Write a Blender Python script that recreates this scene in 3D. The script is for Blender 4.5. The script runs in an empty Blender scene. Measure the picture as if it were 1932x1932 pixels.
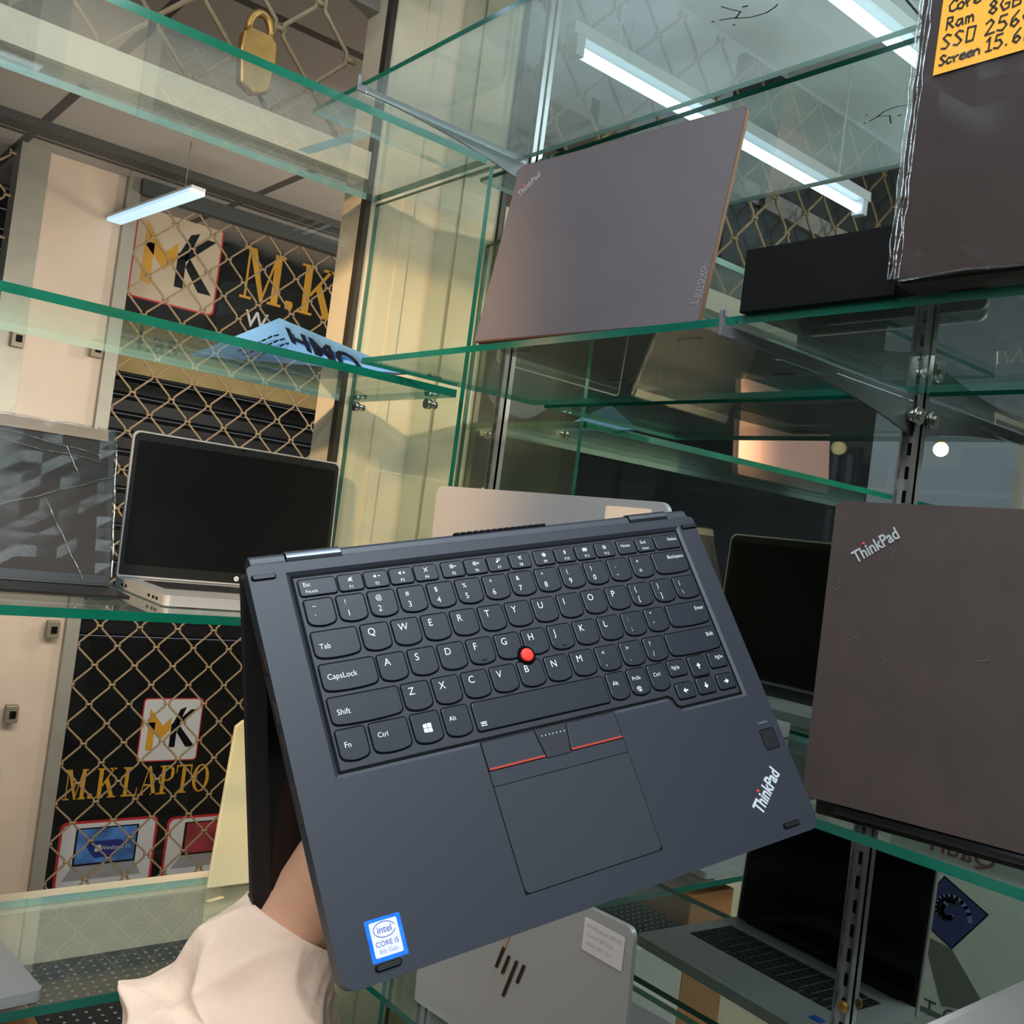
import bpy, bmesh, math, random
import numpy as np
from mathutils import Matrix, Vector
random.seed(7)
C = bpy.context.scene.collection
PI = math.pi
# ------------------------------------------------------------------ camera, world, lights, exposure
ZUP = 1.5                                   # eye height above the floor
RW = np.array([[0.76540902, -0.11531722, -0.63312793],
               [-0.63061848, 0.06178885, -0.77362941],
               [0.12833304, 0.9914051, -0.02542743]])
FPX = 1885.0
cam_data = bpy.data.cameras.new('camera')
cam_data.sensor_width = 36.0
cam_data.lens = 36.0 * FPX / 1932.0
cam_data.clip_start = 0.02
cam = bpy.data.objects.new('camera', cam_data)
C.objects.link(cam)
m4 = Matrix.Identity(4)
for i in range(3):
    for j in range(3):
        m4[i][j] = RW[i][j]
m4.translation = (0, 0, 0)
cam.matrix_world = m4
bpy.context.scene.camera = cam
S_ = bpy.context.scene
S_.view_settings.view_transform = 'Standard'
S_.view_settings.look = 'None'
S_.view_settings.gamma = 1.0
S_.view_settings.use_curve_mapping = False
S_.view_settings.exposure = 0.0
S_.cycles.max_bounces = 14
S_.cycles.transparent_max_bounces = 48
S_.cycles.glossy_bounces = 8
S_.cycles.sample_clamp_indirect = 4.0
S_.cycles.use_denoising = True
wd = bpy.data.worlds.new('world')
S_.world = wd
wd.use_nodes = True
wd.node_tree.nodes['Background'].inputs[0].default_value = (0.75, 0.85, 1.0, 1)
wd.node_tree.nodes['Background'].inputs[1].default_value = 0.25


def lamp(name, kind, loc, energy, col, size=None, size_y=None, rot=(0, 0, 0), aim=None):
    d = bpy.data.lights.new(name, kind)
    d.energy = energy
    d.color = col
    if kind == 'AREA':
        d.shape = 'RECTANGLE'
        d.size = size
        d.size_y = size_y or size
    elif size is not None:
        d.shadow_soft_size = size
    o = bpy.data.objects.new(name, d)
    C.objects.link(o)
    o.location = loc
    if aim is not None:
        o.rotation_euler = (Vector(aim) - Vector(loc)).to_track_quat('-Z', 'Y').to_euler()
    else:
        o.rotation_euler = rot
    return o


COOL = (0.78, 0.90, 1.0)
WARM = (1.0, 0.68, 0.38)
lamp('ceiling_fill_light', 'AREA', (-0.55, -0.35, 1.28), 36, COOL, 1.4, 1.4)  # unseen area fill added to carry the shop's cool lighting
lamp('ceiling_fill_light', 'AREA', (0.40, 0.05, 1.28), 20, COOL, 0.6, 0.6)  # second unseen fill, added to brighten the banner
lamp('ceiling_bounce_fill', 'POINT', (-0.75, -0.25, 0.70), 36, (0.90, 0.95, 1.0), 0.16)  # unseen point fill added to brighten the shop ceiling
sp = lamp('warm_spot_light', 'SPOT', (-0.75, 0.45, 0.80), 215, WARM, 0.05, aim=(0.96, 1.6, -0.02))
sp.data.spot_size = math.radians(37)
sp.data.spot_blend = 0.6
lamp('corridor_sign_fill', 'AREA', (0.75, 1.82, 0.20), 20, (1.0, 0.92, 0.80), 1.0, 0.25, aim=(1.15, 3.2, -0.30))  # unseen fill added in mid-air to light the signs opposite
lamp('corridor_point_fill', 'POINT', (1.9, 2.2, 0.55), 22, (1.0, 0.90, 0.76), 0.12)  # unseen point fill added to lift the corridor ceiling and signs


# ------------------------------------------------------------------ pixel helpers (a pixel and a plane give a point in the room)
def ray(px, py):
    return RW @ np.array([(px - 966.0) / FPX, -(py - 966.0) / FPX, -1.0])


def at(px, py, axis, val):
    d = ray(px, py)
    return Vector(d * (val / d[axis]))


def cdep(px, py, dep):
    return Vector(ray(px, py) * dep)


# ------------------------------------------------------------------ materials
def lin(c):
    return tuple(((v / 255.0) / 12.92 if v / 255.0 <= 0.04045 else ((v / 255.0 + 0.055) / 1.055) ** 2.4) for v in c) + (1.0,)


MATS = {}


def mat(name, rgb, rough=0.5, metal=0.0, spec=0.5, noise=0.0, nscale=20.0, bump=0.0, bscale=200.0, emit=None, estr=0.0, coat=0.0, stretch=None):
    if name in MATS:
        return MATS[name]
    m = bpy.data.materials.new(name)
    m.use_nodes = True
    nt = m.node_tree
    b = nt.nodes['Principled BSDF']
    col = lin(rgb)
    b.inputs['Base Color'].default_value = col
    b.inputs['Roughness'].default_value = rough
    b.inputs['Metallic'].default_value = metal
    b.inputs['Specular IOR Level'].default_value = spec
    b.inputs['Coat Weight'].default_value = coat
    if emit:
        b.inputs['Emission Color'].default_value = lin(emit)
        b.inputs['Emission Strength'].default_value = estr
    tc = nt.nodes.new('ShaderNodeTexCoord')
    src = tc.outputs['Object']
    if stretch:
        mp = nt.nodes.new('ShaderNodeMapping')
        mp.inputs['Scale'].default_value = stretch
        nt.links.new(src, mp.inputs[0])
        src = mp.outputs[0]
    if noise > 0:
        n = nt.nodes.new('ShaderNodeTexNoise')
        n.inputs['Scale'].default_value = nscale
        n.inputs['Detail'].default_value = 5
        nt.links.new(src, n.inputs['Vector'])
        mr = nt.nodes.new('ShaderNodeMapRange')
        mr.inputs[1].default_value = 0.3
        mr.inputs[2].default_value = 0.7
        mr.inputs[3].default_value = 1.0 - noise
        mr.inputs[4].default_value = 1.0 + noise
        nt.links.new(n.outputs[0], mr.inputs[0])
        mx = nt.nodes.new('ShaderNodeMix')
        mx.data_type = 'RGBA'
        mx.blend_type = 'MULTIPLY'
        mx.inputs[0].default_value = 1.0
        mx.inputs[6].default_value = col
        nt.links.new(mr.outputs[0], mx.inputs[7])
        nt.links.new(mx.outputs[2], b.inputs['Base Color'])
    if bump > 0:
        n2 = nt.nodes.new('ShaderNodeTexNoise')
        n2.inputs['Scale'].default_value = bscale
        n2.inputs['Detail'].default_value = 4
        nt.links.new(src, n2.inputs['Vector'])
        bp = nt.nodes.new('ShaderNodeBump')
        bp.inputs['Strength'].default_value = bump
        bp.inputs['Distance'].default_value = 0.002
        nt.links.new(n2.outputs[0], bp.inputs['Height'])
        nt.links.new(bp.outputs[0], b.inputs['Normal'])
    MATS[name] = m
    return m


def glass_mat(name, tint, f0=0.045, gain=0.95, rough=0.0, bump=0.0, bscale=40.0, dust=0.0, glow=False):
    """thin clear sheet: clear transmission plus a mirror reflection that grows towards grazing angles"""
    m = bpy.data.materials.new(name)
    m.use_nodes = True
    nt = m.node_tree
    nt.nodes.clear()
    out = nt.nodes.new('ShaderNodeOutputMaterial')
    tr = nt.nodes.new('ShaderNodeBsdfTransparent')
    tr.inputs[0].default_value = tint + (1.0,)
    gl = nt.nodes.new('ShaderNodeBsdfGlossy')
    gl.inputs['Roughness'].default_value = rough
    gl.inputs['Color'].default_value = (0.95, 1.0, 0.98, 1)
    lw = nt.nodes.new('ShaderNodeLayerWeight')
    lw.inputs[0].default_value = 0.5
    pw = nt.nodes.new('ShaderNodeMath')
    pw.operation = 'POWER'
    pw.inputs[1].default_value = 5.0
    nt.links.new(lw.outputs['Facing'], pw.inputs[0])
    ma = nt.nodes.new('ShaderNodeMath')
    ma.operation = 'MULTIPLY_ADD'
    ma.inputs[1].default_value = gain
    ma.inputs[2].default_value = f0
    nt.links.new(pw.outputs[0], ma.inputs[0])
    mix = nt.nodes.new('ShaderNodeMixShader')
    nt.links.new(ma.outputs[0], mix.inputs[0])
    nt.links.new(tr.outputs[0], mix.inputs[1])
    nt.links.new(gl.outputs[0], mix.inputs[2])
    last = mix
    if dust > 0:
        df = nt.nodes.new('ShaderNodeBsdfTranslucent' if glow else 'ShaderNodeBsdfDiffuse')
        df.inputs[0].default_value = (0.75, 0.8, 0.76, 1)
        tc = nt.nodes.new('ShaderNodeTexCoord')
        n = nt.nodes.new('ShaderNodeTexNoise')
        n.inputs['Scale'].default_value = 6.0
        n.inputs['Detail'].default_value = 6
        nt.links.new(tc.outputs['Object'], n.inputs['Vector'])
        mr = nt.nodes.new('ShaderNodeMapRange')
        mr.inputs[1].default_value = 0.3
        mr.inputs[2].default_value = 0.75
        mr.inputs[3].default_value = dust * 0.6
        mr.inputs[4].default_value = dust * 1.4
        nt.links.new(n.outputs[0], mr.inputs[0])
        mix2 = nt.nodes.new('ShaderNodeMixShader')
        nt.links.new(mr.outputs[0], mix2.inputs[0])
        nt.links.new(mix.outputs[0], mix2.inputs[1])
        nt.links.new(df.outputs[0], mix2.inputs[2])
        last = mix2
    if bump > 0:
        tc = nt.nodes.new('ShaderNodeTexCoord')
        n2 = nt.nodes.new('ShaderNodeTexNoise')
        n2.inputs['Scale'].default_value = bscale
        n2.inputs['Detail'].default_value = 3
        nt.links.new(tc.outputs['Object'], n2.inputs['Vector'])
        bp = nt.nodes.new('ShaderNodeBump')
        bp.inputs['Strength'].default_value = bump
        bp.inputs['Distance'].default_value = 0.01
        nt.links.new(n2.outputs[0], bp.inputs['Height'])
        nt.links.new(bp.outputs[0], gl.inputs['Normal'])
    nt.links.new(last.outputs[0], out.inputs[0])
    MATS[name] = m
    return m


GLASS = glass_mat('shelf_glass', (0.955, 0.985, 0.97), dust=0.03)
GLASSD = glass_mat('dusty_shelf_glass', (0.94, 0.975, 0.96), dust=0.19, glow=True)
GLASSL = glass_mat('lightly_dusty_shelf_glass', (0.95, 0.98, 0.965), dust=0.09, glow=True)
EDGEP = mat('glass_edge_pale', (150, 186, 172), 0.2, spec=0.6)
PANE = glass_mat('window_glass', (0.98, 0.99, 0.985), f0=0.012, gain=0.6)
FILM = glass_mat('stretch_film', (0.98, 0.98, 0.98), f0=0.014, gain=0.4, rough=0.10)
SEAM = glass_mat('film_seam', (0.9, 0.9, 0.92), f0=0.14, gain=0.7, rough=0.15, bump=0.5, bscale=60.0)
FILM2 = glass_mat('creased_film', (0.97, 0.97, 0.97), f0=0.008, gain=0.3, rough=0.10, bump=0.02, bscale=6.0)
CLEAR = glass_mat('clear_plastic', (0.93, 0.96, 0.95), f0=0.07, gain=0.8)
EDGE = mat('glass_edge_green', (8, 88, 72), 0.15, spec=0.6, noise=0.25, nscale=9.0)
MIRROR = mat('mirror_silver', (205, 214, 208), 0.0, 1.0)
DECK = mat('soft_black_deck', (37, 40, 49), 0.48, spec=0.5)
DECKBED = mat('keyboard_bed', (33, 36, 43), 0.5)
KEYM = mat('key_black', (30, 34, 42), 0.4, spec=0.5)
BLACK = mat('black_gap', (3, 3, 3), 0.7, spec=0.12)
WHITEP = mat('white_print', (225, 225, 225), 0.6)
RED = mat('red_rubber', (226, 48, 36), 0.7)
REDLINE = mat('red_stripe', (158, 48, 36), 0.5)
HINGEM = mat('gunmetal_hinge', (104, 108, 116), 0.3, 1.0)
STEEL = mat('satin_steel', (172, 172, 172), 0.28, 0.9)
CHROME = mat('chrome', (205, 200, 190), 0.14, 1.0)
BRASS = mat('brass', (186, 140, 78), 0.35, 0.7, noise=0.15, nscale=60)
SILVER = mat('silver_aluminium', (196, 192, 190), 0.42, 0.55)
SILVERD = mat('silver_deck', (176, 176, 176), 0.4, 0.5)
GREYBROWN = mat('grey_brown_lid', (98, 90, 92), 0.5, 0.25, noise=0.04, nscale=12)
UMBER = mat('dark_umber_lid', (60, 48, 43), 0.55, 0.0, noise=0.10, nscale=25, bump=0.05, bscale=900)
SCREEN = mat('dark_screen', (6, 6, 8), 0.12, spec=0.4)
MATTSCREEN = mat('matt_screen', (9, 9, 11), 0.3, spec=0.35)
BEZEL = mat('black_bezel', (18, 18, 19), 0.4)
DARKKEY = mat('far_keys', (30, 30, 32), 0.5)
CREAM = mat('cream_paint', (226, 206, 176), 0.55, noise=0.05, nscale=5)
PANELP = mat('pale_panel', (194, 174, 156), 0.4, noise=0.06, nscale=7)
JAMB = mat('aluminium_jamb', (150, 146, 134), 0.45, 0.4, noise=0.06)
ROPE = mat('grille_paint', (150, 126, 94), 0.6, noise=0.15, nscale=60)
SKIN = mat('skin', (214, 160, 128), 0.55, noise=0.06, nscale=40, bump=0.15, bscale=300)
CLOTH = mat('cream_cloth', (226, 194, 170), 0.9, noise=0.03, nscale=14, bump=0.6, bscale=95)
GOLD = mat('gold_letters', (205, 150, 36), 0.5)
SIGNBLK = mat('sign_black', (9, 9, 9), 0.5, spec=.2)
SIGNWHT = mat('sign_white', (205, 205, 205), 0.5)
SIGNRED = mat('sign_red', (190, 30, 36), 0.5)
BLUEPK = mat('pale_blue_pack', (132, 190, 238), 0.4, noise=0.03)
DKBLUE = mat('deep_blue_pack', (38, 96, 170), 0.4)
ORANGE = mat('orange_sticker', (238, 168, 48), 0.6, noise=0.03)
INK = mat('marker_ink', (28, 20, 16), 0.6)
FAINTINK = mat('pale_ink', (190, 178, 196), 0.6)
LABELW = mat('pinkish_label', (236, 220, 214), 0.6)


# ------------------------------------------------------------------ mesh helpers
def bx(bm, lo, hi, mi=0, M=None):
    vs = [Vector((x, y, z)) for x in (lo[0], hi[0]) for y in (lo[1], hi[1]) for z in (lo[2], hi[2])]
    if M is not None:
        vs = [M @ v for v in vs]
    v = [bm.verts.new(p) for p in vs]
    for f in ((0, 1, 3, 2), (4, 6, 7, 5), (0, 4, 5, 1), (2, 3, 7, 6), (0, 2, 6, 4), (1, 5, 7, 3)):
        fc = bm.faces.new([v[k] for k in f])
        fc.material_index = mi
    return v


def rrect(x0, y0, x1, y1, r, n=5):
    if not isinstance(r, (tuple, list)):
        r = (r, r, r, r)
    out = []
    for (cx, cy, a0, rr) in ((x1 - r[0], y1 - r[0], 0, r[0]), (x0 + r[1], y1 - r[1], 90, r[1]), (x0 + r[2], y0 + r[2], 180, r[2]), (x1 - r[3], y0 + r[3], 270, r[3])):
        for k in range(n + 1):
            a = math.radians(a0 + 90.0 * k / n)
            out.append((cx + rr * math.cos(a), cy + rr * math.sin(a)))
            if rr == 0:
                break
    return out


def prism(bm, outline, z0, z1, holes=(), mi=0, mside=None, M=None, bottom=True):
    """solid with a flat outline (and holes) between two heights"""
    T = (lambda p: M @ Vector(p)) if M is not None else Vector
    mside = mi if mside is None else mside
    loops = [outline] + list(holes)
    for z in ((z0, z1) if bottom else (z1,)):
        es = []
        for lp in loops:
            vs = [bm.verts.new(T((p[0], p[1], z))) for p in lp]
            es += [bm.edges.new((vs[k], vs[(k + 1) % len(vs)])) for k in range(len(vs))]
        r = bmesh.ops.triangle_fill(bm, use_beauty=True, use_dissolve=False, edges=es)
        for g in r['geom']:
            if isinstance(g, bmesh.types.BMFace):
                g.material_index = mi
    for lp in loops:
        a = [bm.verts.new(T((p[0], p[1], z0))) for p in lp]
        b = [bm.verts.new(T((p[0], p[1], z1))) for p in lp]
        for k in range(len(lp)):
            f = bm.faces.new((a[k], a[(k + 1) % len(lp)], b[(k + 1) % len(lp)], b[k]))
            f.material_index = mside


def flat(bm, outline, z, mi=0, M=None):
    T = (lambda p: M @ Vector(p)) if M is not None else Vector
    vs = [bm.verts.new(T((p[0], p[1], z))) for p in outline]
    f = bm.faces.new(vs)
    f.material_index = mi
    return f


def tube(bm, pts, r, n=8, mi=0, cap=True):
    pts = [Vector(p) for p in pts]
    rr = r if isinstance(r, (list, tuple)) else [r] * len(pts)
    up = None
    rings = []
    for i, p in enumerate(pts):
        t = (pts[min(i + 1, len(pts) - 1)] - pts[max(i - 1, 0)]).normalized()
        if up is None:
            up = t.orthogonal().normalized()
        up = (up - t * up.dot(t))
        up = up.normalized() if up.length > 1e-6 else t.orthogonal().normalized()
        s = t.cross(up)
        rings.append([bm.verts.new(p + (up * math.cos(2 * PI * k / n) + s * math.sin(2 * PI * k / n)) * rr[i]) for k in range(n)])
    for a, b in zip(rings, rings[1:]):
        for k in range(n):
            f = bm.faces.new((a[k], a[(k + 1) % n], b[(k + 1) % n], b[k]))
            f.material_index = mi
            f.smooth = True
    if cap:
        for rg in (rings[0], rings[-1]):
            f = bm.faces.new(rg)
            f.material_index = mi
    return rings


def dome(bm, c, r, h, n=20, mi=0, M=None, k=6):
    T = (lambda p: M @ Vector(p)) if M is not None else Vector
    rings = []
    for j in range(k):
        a = 0.5 * PI * j / k
        rings.append([bm.verts.new(T((c[0] + r * math.cos(a) * math.cos(2 * PI * i / n), c[1] + r * math.cos(a) * math.sin(2 * PI * i / n), c[2] + h * math.sin(a)))) for i in range(n)])
    top = bm.verts.new(T((c[0], c[1], c[2] + h)))
    for a, b in zip(rings, rings[1:]):
        for i in range(n):
            f = bm.faces.new((a[i], a[(i + 1) % n], b[(i + 1) % n], b[i]))
            f.material_index = mi
            f.smooth = True
    for i in range(n):
        f = bm.faces.new((rings[-1][i], rings[-1][(i + 1) % n], top))
        f.material_index = mi
        f.smooth = True


def obj(name, bm, mats, parent=None, M=None, bevel=0.0, seg=2, weld=True, smooth=False):
    if weld:
        bmesh.ops.remove_doubles(bm, verts=bm.verts, dist=1e-6)
    bmesh.ops.recalc_face_normals(bm, faces=bm.faces)
    if smooth:
        for f in bm.faces:
            f.smooth = True
    me = bpy.data.meshes.new(name)
    bm.to_mesh(me)
    bm.free()
    for m in (mats if isinstance(mats, (list, tuple)) else [mats]):
        me.materials.append(m)
    o = bpy.data.objects.new(name, me)
    C.objects.link(o)
    if parent is not None:
        o.parent = parent
    if M is not None:
        o.matrix_local = M
    if bevel > 0:
        bv = o.modifiers.new('bevel', 'BEVEL')
        bv.width = bevel
        bv.segments = seg
        bv.limit_method = 'ANGLE'
        bv.angle_limit = math.radians(50)
    return o


def tag(o, label, cat, group=None, kind=None):
    o['label'] = label
    o['category'] = cat
    if group:
        o['group'] = group
    if kind:
        o['kind'] = kind
    return o


def struct(o):
    o['kind'] = 'structure'
    return o


def empty(name, M):
    o = bpy.data.objects.new(name, None)
    o.empty_display_size = 0.05
    C.objects.link(o)
    o.matrix_world = M
    return o


def NB():
    return bmesh.new()


TXT = {}


def text(bm, s, size, M, mi=0, bold=0.0, sx=1.0, shear=0.0, align='CENTER', lift=0.0):
    key = (s, bold, shear, align)
    if key not in TXT:
        cu = bpy.data.curves.new('glyphs', 'FONT')
        cu.body = s
        cu.size = 1.0
        cu.offset = bold
        cu.shear = shear
        cu.align_x = align
        cu.align_y = 'CENTER'
        cu.resolution_u = 3
        o = bpy.data.objects.new('glyphs', cu)
        me = o.to_mesh()
        TXT[key] = ([tuple(v.co) for v in me.vertices], [tuple(p.vertices) for p in me.polygons])
        o.to_mesh_clear()
        bpy.data.objects.remove(o)
        bpy.data.curves.remove(cu)
    vs, fs = TXT[key]
    nv = [bm.verts.new(M @ Vector((x * size * sx, y * size, lift))) for x, y, z in vs]
    for f in fs:
        try:
            fc = bm.faces.new([nv[k] for k in f])
            fc.material_index = mi
        except ValueError:
            pass


STROKES = {
    'C': [[(.9, .8), (.5, 1), (.1, .6), (.15, .15), (.5, 0), (.9, .15)]], 'o': [[(.5, .6), (.1, .4), (.2, .05), (.6, 0), (.8, .35), (.5, .6)]],
    'r': [[(.1, .6), (.3, 0)], [(.25, .35), (.5, .55), (.75, .55)]], 'e': [[(.15, .3), (.75, .35), (.6, .6), (.2, .5), (.1, .15), (.4, 0), (.8, .1)]],
    'i': [[(.4, .55), (.4, 0)], [(.42, .78), (.44, .82)]], '5': [[(.8, 1), (.3, 1), (.2, .6), (.6, .6), (.8, .3), (.5, 0), (.1, .1)]],
    '3': [[(.1, .9), (.5, 1), (.75, .8), (.4, .55), (.8, .3), (.5, 0), (.1, .1)]], 'R': [[(.15, 0), (.2, 1), (.7, .95), (.7, .6), (.2, .5)], [(.35, .5), (.85, 0)]],
    'a': [[(.7, .55), (.3, .55), (.1, .2), (.4, 0), (.7, .3), (.7, .55), (.8, 0)]], 'm': [[(.1, 0), (.1, .55), (.35, .55), (.42, 0)], [(.42, .4), (.65, .6), (.8, .4), (.85, 0)]],
    '8': [[(.5, .5), (.2, .75), (.5, 1), (.75, .75), (.5, .5), (.15, .25), (.5, 0), (.8, .25), (.5, .5)]], 'G': [[(.85, .85), (.45, 1), (.1, .5), (.4, 0), (.8, .1), (.85, .45), (.5, .45)]],
    'B': [[(.15, 0), (.15, 1), (.65, .9), (.65, .6), (.2, .52), (.8, .4), (.75, .1), (.15, 0)]], 'S': [[(.85, .85), (.5, 1), (.2, .8), (.5, .5), (.75, .25), (.45, 0), (.1, .1)]],
    'D': [[(.15, 0), (.2, 1), (.85, .95), (.7, 0), (.15, 0)]], '2': [[(.15, .8), (.5, 1), (.75, .75), (.15, .02), (.85, .05)]],
    '6': [[(.7, 1), (.25, .6), (.15, .2), (.45, 0), (.75, .25), (.5, .5), (.2, .3)]], 'c': [[(.75, .5), (.4, .6), (.1, .3), (.35, 0), (.75, .1)]],
    'n': [[(.1, .55), (.12, 0)], [(.12, .35), (.45, .58), (.7, .4), (.75, 0)]], '1': [[(.3, .75), (.55, 1), (.5, 0)], [(.25, 0), (.75, 0)]], '.': [[(.4, .04), (.46, .08)]],
}


def handwrite(bm, s, size, M, r, mi=0, adv=0.95):
    x = 0.0
    for ch in s:
        if ch == ' ':
            x += 0.6
            continue
        for st in STROKES.get(ch, []):
            ribbon(bm, [((x + p[0] * 0.85) * size, p[1] * size) for p in st], r, M, mi)
        x += adv if ch not in 'i.1' else 0.7


def ribbon(bm, pts, r, M, mi=0, z=0.0):
    for a, b in zip(pts, pts[1:]):
        d = Vector((b[0] - a[0], b[1] - a[1]))
        if d.length < 1e-7:
            continue
        d.normalize()
        n = Vector((-d.y, d.x)) * r
        e = d * r * 0.6
        q = [(a[0] - e.x + n.x, a[1] - e.y + n.y), (b[0] + e.x + n.x, b[1] + e.y + n.y), (b[0] + e.x - n.x, b[1] + e.y - n.y), (a[0] - e.x - n.x, a[1] - e.y - n.y)]
        f = bm.faces.new([bm.verts.new(M @ Vector((p[0], p[1], z))) for p in q])
        f.material_index = mi


SERIF = {  # strokes: thick/thin bars and slab feet, unit height 1
    'M': (1.05, [[(0.02, 0), (.3, 0), (.3, .05), (.02, .05)], [(.12, 0), (.17, 0), (.17, 1), (.12, 1)], [(.0, .95), (.28, .95), (.28, 1), (.0, 1)], [(.12, 1), (.30, 1), (.60, 0), (.50, 0)], [(.50, 0), (.55, 0), (.84, 1), (.79, 1)], [(.76, 0), (.93, 0), (.93, 1), (.76, 1)], [(.68, 0), (1.02, 0), (1.02, .05), (.68, .05)], [(.76, .95), (1.02, .95), (1.02, 1), (.76, 1)]]),
    'K': (.95, [[(.12, 0), (.30, 0), (.30, 1), (.12, 1)], [(.02, 0), (.4, 0), (.4, .05), (.02, .05)], [(.02, .95), (.4, .95), (.4, 1), (.02, 1)], [(.28, .42), (.33, .38), (.80, .97), (.74, 1)], [(.42, .56), (.56, .66), (.90, 0), (.70, 0)], [(.6, 0), (.98, 0), (.98, .05), (.6, .05)], [(.58, .95), (.9, .95), (.9, 1), (.58, 1)]]),
    'L': (.8, [[(.12, 0), (.30, 0), (.30, 1), (.12, 1)], [(.02, .95), (.4, .95), (.4, 1), (.02, 1)], [(.02, 0), (.74, 0), (.74, .06), (.02, .06)], [(.68, 0), (.74, 0), (.76, .28), (.72, .28)]]),
    'A': (.95, [[(.1, 0), (.15, 0), (.48, 1), (.43, 1)], [(.40, 1), (.53, 1), (.88, 0), (.68, 0)], [(.22, .32), (.66, .32), (.64, .38), (.24, .38)], [(.0, 0), (.28, 0), (.28, .05), (.0, .05)], [(.6, 0), (.96, 0), (.96, .05), (.6, .05)]]),
    'P': (.8, [[(.12, 0), (.30, 0), (.30, 1), (.12, 1)], [(.02, 0), (.42, 0), (.42, .05), (.02, .05)], [(.02, .95), (.5, .95), (.5, 1), (.02, 1)], [(.5, 1), (.70, .9), (.60, .82), (.46, .95)], [(.70, .9), (.75, .72), (.57, .72), (.60, .85)], [(.75, .72), (.68, .54), (.58, .6), (.57, .72)], [(.68, .54), (.5, .46), (.46, .51), (.60, .6)], [(.3, .46), (.5, .46), (.5, .51), (.3, .51)]]),
    'T': (.85, [[(.33, 0), (.51, 0), (.51, 1), (.33, 1)], [(.22, 0), (.62, 0), (.62, .05), (.22, .05)], [(.03, .94), (.81, .94), (.81, 1), (.03, 1)], [(.03, .72), (.07, .72), (.1, 1), (.03, 1)], [(.77, .72), (.81, .72), (.81, 1), (.74, 1)]]),
    'O': (.95, [[(.45 + .43 * math.cos(a) * 1.0, .5 + .5 * math.sin(a)) if q < 2 else (.45 + (.26 if abs(math.cos(a2)) > .3 else .26) * math.cos(a2), .5 + .45 * math.sin(a2)) for q, (a, a2) in enumerate(((2 * PI * k / 16, 0), (2 * PI * (k + 1) / 16, 0), (0, 2 * PI * (k + 1) / 16), (0, 2 * PI * k / 16)))] for k in range(16)]),
    '.': (.36, [[(.08, 0), (.24, 0), (.27, .09), (.24, .17), (.08, .17), (.05, .09)]]),
    ' ': (.25, []),
}


def serif(bm, s, size, M, mi=0, sx=1.0):
    x = 0.0
    for ch in s:
        w, polys = SERIF[ch]
        for k, pl in enumerate(polys):
            f = bm.faces.new([bm.verts.new(M @ Vector(((x + p[0]) * size * sx, p[1] * size, 0.0002 * (k % 3)))) for p in pl])
            f.material_index = mi
        x += w
    return x * size * sx


def frame(origin, xdir, ydir):
    x = Vector(xdir).normalized()
    z = x.cross(Vector(ydir)).normalized()
    y = z.cross(x)
    M = Matrix.Identity(4)
    for i in range(3):
        M[i][0], M[i][1], M[i][2], M[i][3] = x[i], y[i], z[i], origin[i]
    return M


# ------------------------------------------------------------------ room dimensions
XM = 1.039            # mirror face on the right wall
YW = 1.613            # shop window plane behind the left shelves
YF, XF = 1.270, 0.705   # front edges of the left and the right shelves
ZL = (0.587, 0.217, -0.154, -0.641)
ZR = (0.650, 0.224, -0.187, -0.563)
XL0 = -0.55           # where the left shelves begin (outside the frame)
CZ = 1.32             # shop ceiling
FLOORM = mat('floor_tile', (150, 140, 128), 0.35, noise=0.08, nscale=3)
WALLM = mat('shop_wall', (196, 188, 176), 0.7, noise=0.04, nscale=3)
CEILM = mat('ceiling_board', (226, 228, 224), 0.8, noise=0.02, nscale=3)


def tile_mat(name, a, line, sx, sy, w=0.012, rot=0.0):
    m = bpy.data.materials.new(name)
    m.use_nodes = True
    nt = m.node_tree
    b = nt.nodes['Principled BSDF']
    b.inputs['Roughness'].default_value = 0.8
    tc = nt.nodes.new('ShaderNodeTexCoord')
    mp = nt.nodes.new('ShaderNodeMapping')
    mp.inputs['Rotation'].default_value = (0, 0, rot)
    nt.links.new(tc.outputs['Object'], mp.inputs[0])
    br = nt.nodes.new('ShaderNodeTexBrick')
    br.offset = 0.0
    br.inputs['Color1'].default_value = lin(a)
    br.inputs['Color2'].default_value = lin(tuple(int(v * .96) for v in a))
    br.inputs['Mortar'].default_value = lin(line)
    br.inputs['Scale'].default_value = 1.0
    br.inputs['Mortar Size'].default_value = w
    br.inputs['Brick Width'].default_value = sx
    br.inputs['Row Height'].default_value = sy
    nt.links.new(mp.outputs[0], br.inputs['Vector'])
    nt.links.new(br.outputs['Color'], b.inputs['Base Color'])
    return m


def boxobj(name, lo, hi, m, parent=None, bevel=0.0):
    bm = NB()
    bx(bm, lo, hi)
    return obj(name, bm, m, parent, bevel=bevel)


struct(boxobj('floor', (-3.2, -2.6, -1.55), (4.6, 3.9, -1.5), FLOORM))
struct(boxobj('ceiling', (-2.6, -2.6, CZ), (1.1, YW + 0.06, CZ + 0.05), CEILM))
struct(boxobj('wall_right', (1.046, -2.6, -1.5), (1.10, YW + 0.06, CZ), WALLM))
struct(boxobj('wall_back', (-2.6, -2.65, -1.5), (1.1, -2.6, CZ), WALLM))
struct(boxobj('wall_left', (-2.65, -2.6, -1.5), (-2.6, YW, CZ), WALLM))
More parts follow.
